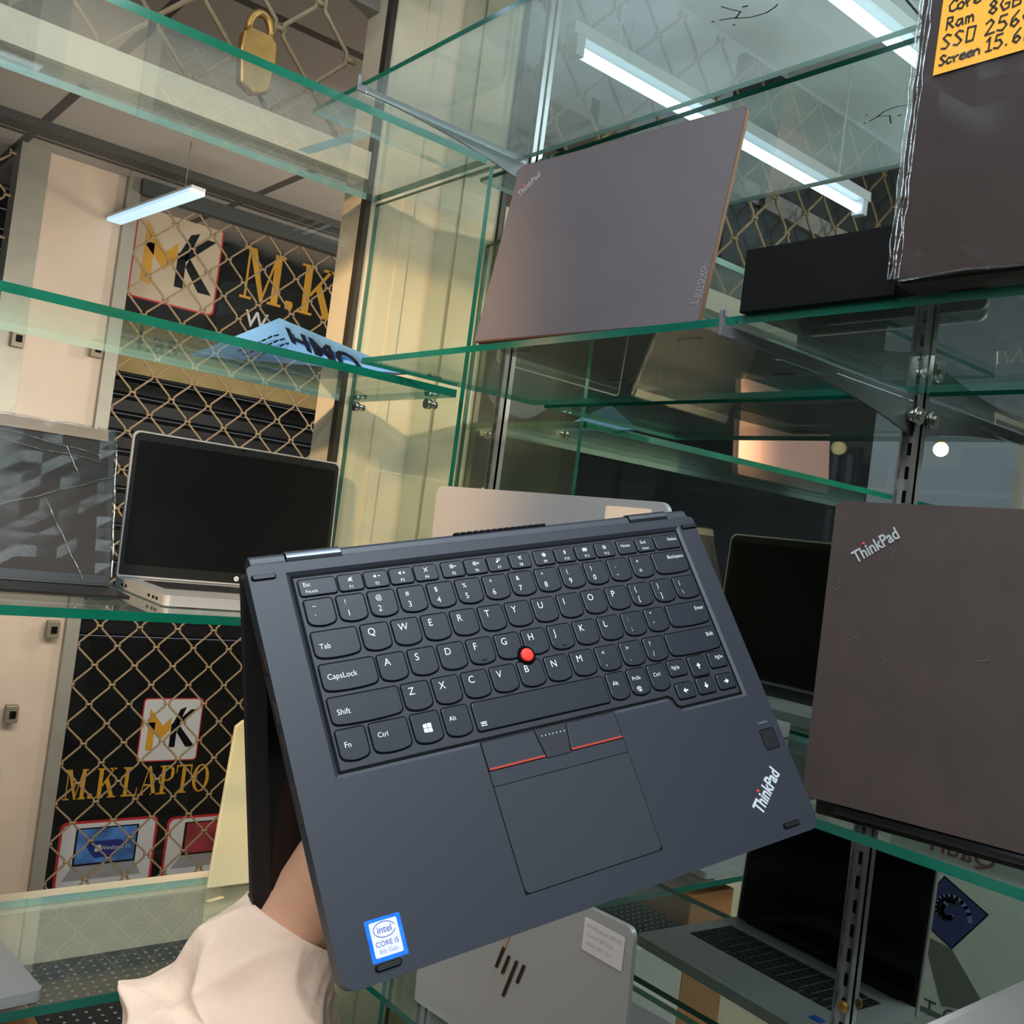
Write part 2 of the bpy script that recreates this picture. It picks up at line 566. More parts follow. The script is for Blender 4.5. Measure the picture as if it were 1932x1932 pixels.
# window wall: pillar, cream panel between two openings, lintel, sill
bm = NB()
bx(bm, (0.893, YW, -1.5), (1.046, YW + 0.10, CZ))
bx(bm, (0.962, YW - 0.004, -1.5), (0.986, YW, CZ))
struct(obj('wall_corner_pillar', bm, CREAM))
struct(boxobj('trim_3', (0.882, YW - 0.006, -0.655), (0.893, YW + 0.012, CZ), mat('dark_jamb', (62, 54, 44), 0.4, 0.3)))
struct(boxobj('wall_added_dark_backing', (-1.6, YW + .075, .60), (0.12, YW + .10, CZ), mat('added_backing_dark', (58, 62, 60), .6, noise=.1, nscale=4)))  # added dark board, darkens the mirrored view behind the upper grille
struct(boxobj('trim_4', (-1.6, YW - 0.006, 0.612), (0.880, YW + 0.05, 0.662), CREAM))
bm = NB()
bx(bm, (-1.6, YW - 0.02, -1.5), (0.893, YW + 0.06, -0.655))
struct(obj('wall_under_window', bm, CREAM))
struct(boxobj('wall_far_left_of_window', (-2.6, YW, -1.5), (-1.6, YW + 0.05, CZ), WALLM))


def window(name, x0, x1, z0, z1):
    bm = NB()
    bx(bm, (x0, YW + 0.012, z0), (x1, YW + 0.016, z1))
    return struct(obj(name, bm, PANE))


window('window_1', -1.6, 0.882, -0.655, 0.612)
# corridor outside and the shop front across it
YO = 3.2
QO = YO / YW
CORR = tile_mat('corridor_tiles', (158, 150, 142), (66, 62, 58), 0.62, 0.62, 0.014)
struct(boxobj('ceiling_corridor', (-3.2, YW + 0.06, 0.95), (4.6, 3.9, 1.0), CORR))
struct(boxobj('trim_5', (-3.2, 2.93, 0.925), (4.6, 3.0, 0.95), mat('bulkhead', (60, 57, 55), 0.7)))
struct(boxobj('trim_6', (0.96, 3.15, 0.905), (4.6, YO - .012, 0.95), mat('grille_box', (56, 58, 58), 0.6)))
struct(boxobj('wall_shopfront_panel', (0.352 * QO, YO, -1.5), (0.466 * QO, YO + .06, .95), PANELP))
struct(boxobj('trim_1', (0.466 * QO, YO - .025, -1.5), (0.486 * QO, YO + .06, .95), JAMB))
struct(boxobj('trim_2', (0.312 * QO, YO - .025, -1.5), (0.352 * QO, YO + .06, .95), JAMB))
DARKW = mat('dark_shopfront', (40, 42, 40), 0.35, noise=.3, nscale=2)
struct(boxobj('wall_shopfront_dark', (-3.2, YO + .02, -1.5), (0.16, YO + .06, .95), DARKW))
for k, (px, py) in enumerate(((32, 640), (181, 660), (98, 1186), (20, 1345))):
    p = at(px, py, 1, YO - 0.025)
    t = empty('shutter_latch', Matrix.Translation(p))
    tag(t, ('small metal latch on the far-left aluminium jamb', 'small metal latch on jamb beside the upper grille wires',
            'small metal latch on jamb below the middle glass shelf', 'small metal latch low on the left jamb edge')[k], 'latch')
    bm = NB()
    bx(bm, (-.020, -.024, -.026), (.016, 0, .026))
    obj('latch_plate', bm, mat('latch_metal', (128, 118, 100), 0.45, 0.4), t, bevel=.003)
    bm = NB()
    bx(bm, (-.008, -.030, -.010), (.008, -.024, .010))
    obj('latch_bolt', bm, BLACK, t)
bm = NB()
for k in range(36):
    z = -1.5 + k * 0.068
    prism(bm, [(3.75, z), (3.735, z + .01), (3.735, z + .05), (3.75, z + .066)], 0.1, 4.6, M=Matrix(((0, 0, 1, 0), (1, 0, 0, 0), (0, 1, 0, 0), (0, 0, 0, 1))))
struct(obj('wall_shutter', bm, mat('shutter_dark', (34, 33, 34), 0.45, 0.3)))
struct(boxobj('wall_corridor_end', (4.6, YW, -1.5), (4.65, 3.9, 1.0), WALLM))
# mirror
bm = NB()
bx(bm, (XM, -1.9, -1.42), (XM + .006, 1.605, CZ - 0.005))
tag(obj('wall_mirror', bm, MIRROR), 'large frameless mirror on the wall behind the right-hand glass shelves', 'mirror')


# ------------------------------------------------------------------ glass shelves
def glass_sheet(name, lo, hi, thin, label, cat, group, pale=False, gm=None):
    """clear big faces (slot 0), green edges (slot 1), ground pale back edge (slot 2)"""
    bm = NB()
    bx(bm, lo, hi, 1)
    bm.normal_update()
    for f in bm.faces:
        if abs(f.normal[thin]) > 0.9:
            f.material_index = 0
        elif pale and abs(f.normal.y) > .9 and f.calc_center_median().y > (lo[1] + hi[1]) / 2:
            f.material_index = 2
    return tag(obj(name, bm, [gm or GLASS, EDGE, EDGEP]), label, cat, group)


GT = 0.0078
GTL = 0.012
lab_l = ('topmost glass shelf on the window side, grille and padlock showing through',
         'glass shelf on the window side holding the pale blue packet',
         'glass shelf on the window side holding the open silver laptop with black screen',
         'lowest glass shelf on the window side, cut off at the bottom left')
for z, lb in zip(ZL, lab_l):
    glass_sheet('glass_shelf', (XL0, YF, z - GTL), (0.898, YW - 0.004, z), 2, lb, 'shelf', 'glass shelves', True, GLASSL if z > .5 else None)
lab_r = ('topmost glass shelf on the mirror side with black scribbles',
         'glass shelf on the mirror side holding the grey-brown laptop',
         'glass shelf on the mirror side under the large dark brown laptop',
         'lowest glass shelf on the mirror side below the silver laptop with slanted-bar emblem')
for z, lb, y1 in zip(ZR, lab_r, (1.50, 1.237, 1.237, 1.237)):
    glass_sheet('glass_shelf', (XF, -0.9, z - GT), (XM - 0.012, y1, z), 2, lb, 'shelf', 'glass shelves', False, GLASSD if z > .5 else None)
glass_sheet('glass_divider', (0.905, YF, -1.2), (0.913, YW - 0.002, ZL[0] - GTL - 0.001), 0, 'upright clear glass divider closing the window-side shelves at the corner', 'divider', None)
# shelf pegs under the shelf with the blue packet
for k, (px, py) in enumerate(((688, 756), (824, 752))):
    p = at(px, py, 0, 0.905)
    t = empty('shelf_peg', Matrix.Translation((0.905, p.y, ZL[1] - GTL - 0.010)))
    tag(t, ('chrome shelf peg on the glass divider, nearer the window', 'chrome shelf peg on the glass divider, nearer its front edge')[k], 'shelf peg', 'chrome shelf pegs')
    bm = NB()
    tube(bm, [(-.020, 0, 0), (-.012, 0, 0)], .0085, 16)
    obj('peg_head', bm, CHROME, t)
    bm = NB()
    tube(bm, [(-.012, 0, 0), (0.0, 0, 0)], .006, 16)
    obj('peg_stem', bm, CHROME, t)


# ------------------------------------------------------------------ slotted uprights and brackets
def upright(y, label, wide):
    t = empty('shelf_upright', Matrix.Translation((XM, y, -1.42)))
    tag(t, label, 'upright', 'slotted metal uprights')
    bm = NB()
    h = 2.72
    w = 0.0088 * wide
    bx(bm, (-.011, -w, 0), (-.0005, -w + .0025, h))
    bx(bm, (-.011, w - .0025, 0), (-.0005, w, h))
    bx(bm, (-.0025, -w, 0), (-.0005, w, h))
    obj('channel', bm, STEEL, t)
    bm = NB()
    for k in range(99):
        z = 0.04 + k * 0.0268
        bx(bm, (-.0032, -.0028, z), (-.0026, .0028, z + .014))
    s = obj('slot_row', bm, BLACK, t)
    for zz in (0.96, 1.75):
        bm = NB()
        tube(bm, [(-.0115, -w + .003, zz), (-.015, -w + .003, zz)], .0065, 14)
        dome(bm, (0, 0, 0), .0065, .002, 14, M=Matrix.Translation((-.015, -w + .003, zz)) @ Matrix.Rotation(-PI / 2, 4, 'Y'))
        obj('screw', bm, BRASS, t)
    return t


upright(0.586, 'slotted metal upright in front of the mirror, near the dark brown laptop', 1.0)
upright(1.332, 'slotted metal upright at the corner end of the mirror', 0.8)


def bracket(y, z, label):
    t = empty('shelf_bracket', Matrix.Translation((XM - .004, y, z)))
    tag(t, label, 'bracket', 'curved shelf brackets')
    L = XM - .004 - XF + 0.008
    pts = [(0, -.001), (-L, -.001), (-L - .003, .013), (-L - .007, .011), (-L - .006, -.012)]
    for k in range(1, 13):
        u = k / 12.0
        pts.append((-L - .006 + (L + .006) * u, -.011 - 0.006 * u - 0.030 * u ** 2.4))
    bm = NB()
    M = Matrix(((1, 0, 0, 0), (0, 0, 1, 0), (0, 1, 0, 0), (0, 0, 0, 1)))
    prism(bm, pts, -.0015, .0015, M=M)
    obj('bracket_plate', bm, mat('bracket_grey', (128, 128, 130), 0.4, 0.6), t, bevel=.0006)
    bm = NB()
    bx(bm, (-L + .004, -.010, -.0165), (-.02, .0, -.0105))
    obj('shelf_rest_strip', bm, CLEAR, t, bevel=.001)
    for sy in (-1, 1):
        bm = NB()
        tube(bm, [(-.012, sy * .002, -.026), (-.012, sy * .011, -.026)], .0075, 16)
        tube(bm, [(-.012, sy * .011, -.026), (-.012, sy * .015, -.026)], .010, 16)
        tube(bm, [(-.012, sy * .015, -.026), (-.012, sy * .018, -.026)], .005, 16)
        obj('knob', bm, CHROME, t)
    return t


Z0b = -GT - .0005
bracket(0.586, ZR[1] + Z0b, 'curved grey bracket with brass screw under the grey-brown laptop shelf')
bracket(0.586, ZR[0] + Z0b, 'curved dark bracket under the top shelf by the film-wrapped laptop')
bracket(1.332, ZR[0] + Z0b, 'curved grey bracket under the top shelf at the corner')
# scribbles on the underside of the top shelf
bm = NB()
for (px, py, sc) in ((1400, 25, 1.0),):
    p = at(px, py, 2, ZR[0] - GT - .0006)
    M = frame(p, (0.25, -1, 0), (1, 0.25, 0))
    q = [(-.05, .0), (-.045, .003)]
    ribbon(bm, [(-.03, .004), (-.01, .006), (.0, -.004), (-.008, -.012), (-.016, -.022)], .0009, M)
    ribbon(bm, [(-.012, .007), (.006, .012), (.026, .010), (.04, .002), (.044, -.002)], .0009, M)
    ribbon(bm, [(-.04, .004), (-.038, .0045)], .0012, M)
    ribbon(bm, [(.006, -.012), (.012, -.012)], .0012, M)
    ribbon(bm, [(-.02, .020), (-.018, .0205)], .0012, M)
tag(obj('ink_scribble', bm, INK), 'thin black pen scribble on the underside of the top shelf', 'scribble')


# ------------------------------------------------------------------ generic laptop
def logo_thinkpad(bm, M, w, mi_w=0, mi_r=1, lift=0.0):
    text(bm, 'ThinkPad', w / 3.55, M, mi_w, bold=0.022, sx=0.78, lift=lift)
    dome(bm, (-w * 0.158, w * 0.135, lift), w * .024, w * .012, 12, mi_r, M=M, k=3)


def laptop(name, label, w, d, lidh, Mw, tilt=0.0, bh=0.016, lt=0.006, lidm=None, deckm=None, bezel=0.008, chin=0.016, rc=0.010, screen=MATTSCREEN, bezelm=BEZEL, keys=True, rim=None, group=None, drop=False, back=0.004):
    """x along the hinge, user side is -y, hinge line at y=0, underside at z=0; tilt>0 leans the lid away from the user"""
    t = empty(name, Mw)
    tag(t, label, 'laptop', group)
    bm = NB()
    prism(bm, rrect(-w / 2, -d, w / 2, back, (.004, .004, rc, rc)), 0.0015, bh)
    base = obj('base', bm, deckm or lidm, t, bevel=.002)
    for sx in (-1, 1):
        for yy in (-d + .02, -.03):
            bm = NB()
            prism(bm, rrect(sx * (w / 2 - .04) - .015, yy - .004, sx * (w / 2 - .04) + .015, yy + .004, .004), 0, .0018)
            obj('rubber_foot', bm, BLACK, base)
    if keys:
        kw, kd = w * 0.84, d * 0.43
        bm = NB()
        cols, rows = 14, 6
        for r in range(rows):
            x = -kw / 2
            pat = [1] * cols if r > 1 or r == 1 else ([1.2, 1.2, 1.2, 5.6, 1.2, 1.2, 1.2, 1.2] if r == 0 else [1] * cols)
            s = kw / sum(pat)
            for k in pat:
                y = -d * 0.60 + r * kd / rows
                bx(bm, (x + .0013, y + .001, bh - .0005), (x + k * s - .0013, y + kd / rows - .0013, bh + .0012))
                x += k * s
        obj('keyboard', bm, DARKKEY, t)
        bm = NB()
        prism(bm, rrect(-w * .17, -d * .94, w * .17, -d * .645, .003), bh - .0005, bh + .0004)
        obj('touchpad', bm, deckm or lidm, t)
    # lid
    Ml = Matrix.Translation((0, 0.005 if drop else 0.0, .0035 if drop else bh + .001)) @ Matrix.Rotation(-tilt, 4, 'X')
    XZ = Matrix(((1, 0, 0, 0), (0, 0, 1, 0), (0, 1, 0, 0), (0, 0, 0, 1)))
    bm = NB()
    prism(bm, rrect(-w / 2, 0, w / 2, lidh, (rc, rc, .003, .003)), 0.0, lt, M=XZ)
    lid = obj('lid', bm, [lidm] if rim is None else [rim], t, Ml, bevel=.0014)
    if rim is not None:
        bm = NB()
        prism(bm, rrect(-w / 2 + .0012, .0012, w / 2 - .0012, lidh - .0012, (rc, rc, .003, .003)), lt - .0002, lt + .0006, M=XZ)
        obj('lid_cover', bm, lidm, lid)
    bm = NB()
    prism(bm, rrect(-w / 2 + .0025, .003, w / 2 - .0025, lidh - .0025, (rc, rc, .002, .002)), -.0006, .0006, M=XZ)
    obj('bezel', bm, bezelm, lid)
    bm = NB()
    prism(bm, rrect(-w / 2 + bezel, chin, w / 2 - bezel, lidh - bezel * 1.6, .001), -.0010, .0002, M=XZ)
    obj('screen', bm, screen, lid)
    bm = NB()
    tube(bm, [(-w * .42, .001, bh - .003), (w * .42, .001, bh - .003)], .0042, 12)
    obj('hinge', bm, BEZEL, t)
    return t, lid, base, lt


def backM(lid_local_x, z, lt):
    """frame on the outer lid face; right/up as someone behind the laptop reads it"""
    return frame((lid_local_x, lt + .0009, z), (-1, 0, 0), (0, 0, 1))


def place(x, y, z, rotz):
    return Matrix.Translation((x, y, z)) @ Matrix.Rotation(rotz, 4, 'Z')


# grey-brown laptop on the mirror-side shelf (gold lid rim)
c = Vector(((0.711 + 0.732) / 2, (0.976 + 0.644) / 2, ZR[1]))
GOLDRIM = mat('copper_rim', (120, 84, 60), 0.4, 0.5)
t, lid, base, lt = laptop('convertible_laptop', 'grey-brown laptop with copper lid rim, back turned, on the mirror-side shelf', 0.333, 0.228, 0.232,
                          place(c.x + .004, c.y, c.z, math.radians(90 + 3.6)), drop=True, tilt=math.radians(-9), bh=.011, lt=.0045, lidm=GREYBROWN, deckm=mat('grey_brown_base', (120, 104, 90), .45, .3), rim=GOLDRIM, rc=.008)
bm = NB()
logo_thinkpad(bm, backM(.139, .202, lt) @ Matrix.Rotation(math.radians(38), 4, 'Z'), .046)
obj('logo', bm, [mat('logo_grey', (176, 176, 182), .35, .6), RED], lid)
bm = NB()
text(bm, 'Lenovo', .0135, backM(-.157, .040, lt) @ Matrix.Rotation(math.radians(90), 4, 'Z'), bold=.01)
for q in range(6):
    ribbon(bm, [(-.014 + q * .005, 0), (-.011 + q * .005, .0008 * (q % 2))], .0009, backM(-.163, .040, lt) @ Matrix.Rotation(math.radians(90), 4, 'Z'))
obj('maker_mark', bm, mat('mark_grey', (142, 134, 136), .4, .5), lid)
bm = NB()
for k in range(8):
    bx(bm, (-.1672, -.12 + k * .0065, .004), (-.1660, -.1155 + k * .0065, .0095))
obj('side_vent', bm, BLACK, base)

# large dark umber laptop at the right
t, lid, base, lt = laptop('business_laptop', 'large dark brown laptop with slanted badge, back turned, at the right edge', 0.331, 0.227, 0.232,
                          place(0.715, 0.446 - .1645, ZR[2] + .0045, math.radians(90 + 6.5)) @ Matrix.Rotation(math.radians(1.5), 4, 'Y'), tilt=math.radians(-2.6), bh=.016, back=-.016, lidm=UMBER, deckm=mat('dark_base', (24, 22, 22), .5), rc=.006)
bm = NB()
logo_thinkpad(bm, backM(.129, .1985, lt) @ Matrix.Rotation(math.radians(35), 4, 'Z'), .048)
obj('logo', bm, [mat('logo_chrome', (205, 208, 212), .3, .5), RED], lid)
M = backM(.13, .16, lt)
rr = random.Random(3)
for k in range(6):
    bm = NB()
    x, y, a = rr.uniform(-.03, .16), rr.uniform(-.15, .03), rr.uniform(0, 3)
    ribbon(bm, [(x, y), (x + .006 * math.cos(a), y + .006 * math.sin(a)), (x + .009 * math.cos(a + .5), y + .009 * math.sin(a + .5))], .0003, M)
    obj('scratch', bm, mat('scratch_pale', (88, 75, 69), .6), lid)

# silver laptop behind the held one
t, lid, base, lt = laptop('silver_laptop', 'pale silver laptop with blank label, back turned, its top behind the held laptop', 0.390, 0.245, 0.238,
                          place(0.757, (1.055 + .665) / 2, ZR[2], math.radians(90 + 1)), drop=True, tilt=math.radians(2), lidm=SILVER, deckm=SILVERD, rc=.012)
bm = NB()
prism(bm, rrect(-.032, -.02, .032, .02, .003), 0, .0003, M=backM(-.142, .210, lt))
obj('paper_label', bm, mat('peach_label', (240, 206, 176), .6), lid)

# silver laptop with slanted-bar emblem, low right
t, lid, base, lt = laptop('silver_laptop', 'silver laptop with slanted bar emblem and handwritten label, on the lowest mirror-side shelf', 0.315, 0.21, 0.203,
                          place(0.752, .800, ZR[3], math.radians(90 + 4)), drop=True, tilt=math.radians(3), lidm=SILVER, deckm=SILVERD, rc=.010, screen=SCREEN)
bm = NB()
M = backM(.004, .102, lt) @ Matrix.Scale(.86, 4)
sl = .36
for (x, y0, y1) in ((-.0225, -.010, .020), (-.0095, -.013, .013), (.005, -.040, .012), (.018, -.014, .012)):
    f = [(x + y0 * sl, y0), (x + .0052 + y0 * sl, y0), (x + .0052 + y1 * sl, y1), (x + y1 * sl, y1)]
    prism(bm, f, 0, .0004, M=M)
f = [(-.0225 + .020 * sl, .020), (-.0173 + .020 * sl, .020), (-.0173 + .042 * sl, .042), (-.0185 + .042 * sl, .042)]
prism(bm, f, 0, .0004, mi=1, M=M)
obj('emblem', bm, [mat('emblem_dark', (62, 52, 40), .25, .8), mat('emblem_light', (214, 176, 140), .25, .8)], lid)
bm = NB()
M = backM(-.1215, .176, lt) @ Matrix.Rotation(math.radians(-2), 4, 'Z') @ Matrix.Scale(.80, 4)
prism(bm, rrect(-.033, -.021, .033, .021, .003), 0, .0003, M=M)
text(bm, 'HP Elitebook 830 G5', .0066, M @ Matrix.Translation((0, .012, .0005)), 1, shear=.3)
text(bm, 'Core i5 8th Gen', .0066, M @ Matrix.Translation((-.006, .001, .0005)), 1, shear=.3)
text(bm, '8/256 SSD 13.3', .0066, M @ Matrix.Translation((-.006, -.010, .0005)), 1, shear=.3)
obj('paper_label', bm, [LABELW, FAINTINK], lid)
bm = NB()
prism(bm, rrect(-.135, -.17, -.118, -.158, .001), .0164, .0169)
obj('blue_sticker', bm, mat('blue_sticker', (24, 84, 170), .4), base)

# open silver laptop on the window-side shelf
t, lid, base, lt = laptop('silver_laptop', 'open silver laptop with black screen on the window-side shelf', 0.360, 0.234, 0.229,
                          place(.70, 1.565, ZL[2], math.radians(-2.2)), tilt=math.radians(3), bh=.016, lidm=SILVER, deckm=SILVERD, rc=.010, bezel=.009, chin=.020)
bm = NB()
M = frame((.012, -.0014, .0105), (1, 0, 0), (0, 0, 1))
prism(bm, [(0.0042 * math.cos(a * PI / 10), .0042 * math.sin(a * PI / 10)) for a in range(20)], 0, .0004, M=M)
text(bm, 'hp', .0055, M @ Matrix.Translation((0, 0.0004, .0006)), 1, shear=.3)
obj('emblem', bm, [SIGNWHT, BEZEL], lid)
bm = NB()
prism(bm, [(0.002 * math.cos(a * PI / 6), .002 * math.sin(a * PI / 6)) for a in range(12)], 0, .0005, M=frame((.0, -.0009, .2235), (1, 0, 0), (0, 0, 1)))
obj('webcam', bm, SCREEN, lid)
bm = NB()
for yy in (-.205, -.19, -.17, -.06, -.04):
    bx(bm, (-.1803, yy, .006), (-.1797, yy + .009, .010))
obj('side_port', bm, BLACK, base)

# silver laptop corner, bottom left
p = at(82, 1866, 2, ZL[3] + .016)
laptop('silver_laptop', 'silver laptop with one bare corner showing at the bottom left edge', 0.325, 0.225, 0.21,
       place(p.x - .1815, p.y + .210, ZL[3], math.radians(5)), tilt=math.radians(6), lidm=SILVER, deckm=SILVERD, rc=.008)

# white laptop, bottom right corner
laptop('white_laptop', 'white laptop lid corner at the bottom right edge of the shelves', 0.30, 0.19, 0.215,
       place(0.865, .372, ZR[3], math.radians(181)), tilt=math.radians(0), lidm=mat('white_lid', (250, 240, 240), .4), deckm=SILVERD, rc=.006)
# rose gold laptop seen in the mirror
t = empty('rose_gold_laptop', place(-.01, 1.50, ZL[1] + .001, 0) @ Matrix.Rotation(math.radians(-6), 4, 'X'))
tag(t, 'rose gold closed laptop standing on edge, seen in the mirror above the dark brown laptop', 'laptop')
ROSE = mat('rose_gold', (186, 142, 128), .4, .5)
for nm, y0, y1, hh_ in (('lid', 0, .006, .235), ('base', .0065, .017, .235)):
    bm = NB()
    prism(bm, rrect(-.19, 0, .19, hh_, .008), y0, y1, M=Matrix(((1, 0, 0, 0), (0, 0, 1, 0), (0, 1, 0, 0), (0, 0, 0, 1))))
    obj(nm, bm, ROSE, t, bevel=.001)


# ------------------------------------------------------------------ film-wrapped laptops
def film(bm, w, h, t, n=14, amp=.0035, seed=1):
    r = random.Random(seed)
    for yy, s in ((t + .002, 1), (-.002, -1)):
        g = [[bm.verts.new((-w / 2 - .004 + (w + .008) * i / n, yy + s * r.random() * amp * (0.25 if 0 < i < n and 0 < j < n else 1.0), -.002 + (h + .005) * j / n)) for j in range(n + 1)] for i in range(n + 1)]
        for i in range(n):
            for j in range(n):
                f = bm.faces.new((g[i][j], g[i + 1][j], g[i + 1][j + 1], g[i][j + 1]))
        if s == 1:
            ga = g
    for i in range(n):
        for (a, b) in ((( i, n), (i + 1, n)), ((0, i), (0, i + 1)), ((n, i), (n, i + 1))):
            bm.faces.new((ga[a[0]][a[1]], ga[b[0]][b[1]], g[b[0]][b[1]], g[a[0]][a[1]]))


t, lid, base, lt = laptop('wrapped_laptop', 'film-wrapped dark laptop with orange handwritten sticker at the top right', 0.375, 0.25, 0.275,
                          place(0.690, .414 - .1875, ZR[1] + .002, math.radians(90.5)), drop=True, tilt=math.radians(0), bh=.020, lt=.008, lidm=mat('brown_black_lid', (54, 43, 40), .35, .0, noise=.05, nscale=10), rc=.006)
bm = NB()
film(bm, .375, .275, .008, seed=5, amp=.004)
sbm = NB()
sr = random.Random(4)
for k, x in enumerate((.1895, .1865, .183, .180)):
    tube(sbm, [(x + sr.uniform(-.0009, .0009), .0098 + sr.uniform(-.0008, .0008), .275 * j / 30) for j in range(31)], [sr.uniform(.0003, .0012) for j in range(31)], 5)
tube(sbm, [(-.18 + .36 * j / 14, .010 + .0012 * math.sin(j * 2.2), -.001 + .001 * math.sin(j * 1.7)) for j in range(15)], .0009, 5)
obj('film_wrap', bm, FILM, lid, smooth=False)
obj('film_seam', sbm, SEAM, lid)
bm = NB()
M = backM(0, 0, lt + .0004)
OX, OY = -.1715, .153
prism(bm, [(OX - .0005, OY - .001), (.10, OY + .0), (.10, OY + .115), (OX + .002, OY + .115)], 0, .0003, M=M)
for s, y, x, sz, ad in (('Screen', .0050, .003, .0074, .70), ('15.6in', .0056, .036, .0098, .62), ('SSD', .0172, .003, .0106, .86), ('256GB', .0180, .035, .0108, .82),
                        ('Ram', .0318, .005, .0088, .84), ('8GB', .0328, .036, .0100, .84), ('Core', .0448, .006, .0085, .72), ('i5 3', .0455, .038, .0100, .84)):
    handwrite(bm, s, sz, M @ Matrix.Translation((OX + x, OY + y, .0006)) @ Matrix.Rotation(math.radians(1), 4, 'Z'), .00072, 1, adv=ad)
st = obj('orange_sticker', bm, [ORANGE, INK], lid)
st['label'] = 'orange sticker with black handwriting'

p = at(190, 1104, 2, ZL[2] + .004)
t, lid, base, lt = laptop('wrapped_laptop', 'black laptop wrapped in creased clear film at the left edge', 0.36, 0.11, 0.244,
                          place(p.x - .184, 1.500, ZL[2] + .001, math.radians(-3)), tilt=math.radians(21), bh=.006, lt=.012, lidm=mat('black_lid', (26, 25, 25), .3), rc=.004, keys=False, screen=mat('film_dark_screen', (30, 26, 23), .5, spec=.3))
bm = NB()
film(bm, .36, .244, .012, seed=9, amp=.006)
sbm = NB()
ebm = NB()
bx(ebm, (-.18, -.003, .226), (.17, -.0015, .2435))
obj('taped_edge', ebm, mat('tape_brown', (112, 98, 84), .35), lid)
for a, b in (((.176, .168), (.02, .102)), ((.03, .10), (-.12, .05)), ((.085, .125), (.145, .0)), ((.11, .21), (.13, .165)), ((-.05, .23), (.17, .20)), ((-.1, .215), (.17, .19))):
    tube(sbm, [(a[0] + (b[0] - a[0]) * j / 9, -.0045 + .0006 * math.sin(j * 2.3), a[1] + (b[1] - a[1]) * j / 9 + .0015 * math.sin(j * 1.9)) for j in range(10)], .0007, 5)
tube(sbm, [(.182, -.004 + .003 * math.sin(j * 1.7), .232 * j / 12) for j in range(13)], .0018, 6)
tube(sbm, [(-.18 + .36 * j / 12, -.002, .245 + .001 * math.sin(j * 2)) for j in range(13)], .0022, 6)
obj('film_seam', sbm, SEAM, lid)
obj('film_wrap', bm, FILM2, lid)

# low black box beside the wrapped laptop
bm = NB()
p0 = at(1413, 588, 2, ZR[1])
prism(bm, rrect(p0.x, .422, p0.x + .20, p0.y + .012, .003), 0, .056)
t = obj('black_carton', bm, mat('black_carton', (5, 5, 6), .6, spec=.2), M=Matrix.Translation((0, 0, ZR[1] + .0005)), bevel=.002)
tag(t, 'low matt black box on the shelf between grey-brown and film-wrapped laptops', 'box')

# ------------------------------------------------------------------ pale blue packet, folded like a tent
zs = ZL[1] + .0008
P_ = at(527, 600, 1, 1.45)
Lf = at(357, 670, 2, zs + .004)
Rt = at(778, 706, 2, zs + .002)
Fr = at(600, 716, 2, zs + .001)
Bk = Vector((P_.x + .03, 1.585, zs))
t = empty('blue_packet', Matrix.Translation((P_.x, P_.y, zs)))
tag(t, 'pale blue packet with bold black lettering lying peaked on the window-side glass shelf', 'packet')
inv = Vector((P_.x, P_.y, zs))


def facet(name, pts, m, sub=6, puff=.006):
    """softly puffed three-cornered face"""
    a, b, c = [p - inv for p in pts]
    n = (b - a).cross(c - a).normalized()
    bm = NB()
    g = {}
    for i in range(sub + 1):
        for j in range(sub + 1 - i):
            k = sub - i - j
            u_, v_, w_ = i / sub, j / sub, k / sub
            g[i, j] = bm.verts.new(a * w_ + b * u_ + c * v_ + n * puff * 27 * u_ * v_ * w_)
    for i in range(sub):
        for j in range(sub - i):
            bm.faces.new((g[i, j], g[i + 1, j], g[i, j + 1]))
            if i + j < sub - 1:
                bm.faces.new((g[i + 1, j], g[i + 1, j + 1], g[i, j + 1]))
    return obj(name, bm, m, t, smooth=True)


def stick(parent, o_, xd, yd):
    return frame(o_ - inv, xd, yd)


f1 = facet('packet_left_face', (Fr, P_, Lf), BLUEPK)
f2 = facet('packet_front_face', (Fr, Rt, P_), BLUEPK)
facet('packet_back_face', (P_, Rt, Bk), BLUEPK)
facet('packet_back_face', (Lf, P_, Bk), BLUEPK)
facet('packet_floor', (Lf, Rt, Fr), DKBLUE, puff=0)
nf = (Rt - Fr).cross(P_ - Fr).normalized()
xd = (Rt - P_).normalized()
yd = nf.cross(xd)
if yd.z < 0:
    yd = -yd
bm = NB()
Mx = stick(f2, P_ + xd * .085 - yd * .030 + nf * .008, xd, yd)
text(bm, 'HMO', .062, Mx @ Matrix.Rotation(math.radians(0), 4, 'Z'), bold=.03)
obj('front_print', bm, INK, f2)
bm = NB()
n1 = (P_ - Fr).cross(Lf - Fr).normalized()
x1 = (P_ - Lf).normalized()
y1_ = n1.cross(x1)
if y1_.z < 0:
    y1_ = -y1_
Mx = stick(f1, Lf + x1 * .11 - y1_ * .022 + n1 * .007, x1, y1_)
for k in range(3):
    for q in range(7):
        ribbon(bm, [(-.035 + q * .011 + .004 * k, -.011 * k), (-.028 + q * .011 + .004 * k, -.011 * k + .001 * (q % 3 - 1))], .0016, Mx)
obj('side_print', bm, INK, f1)

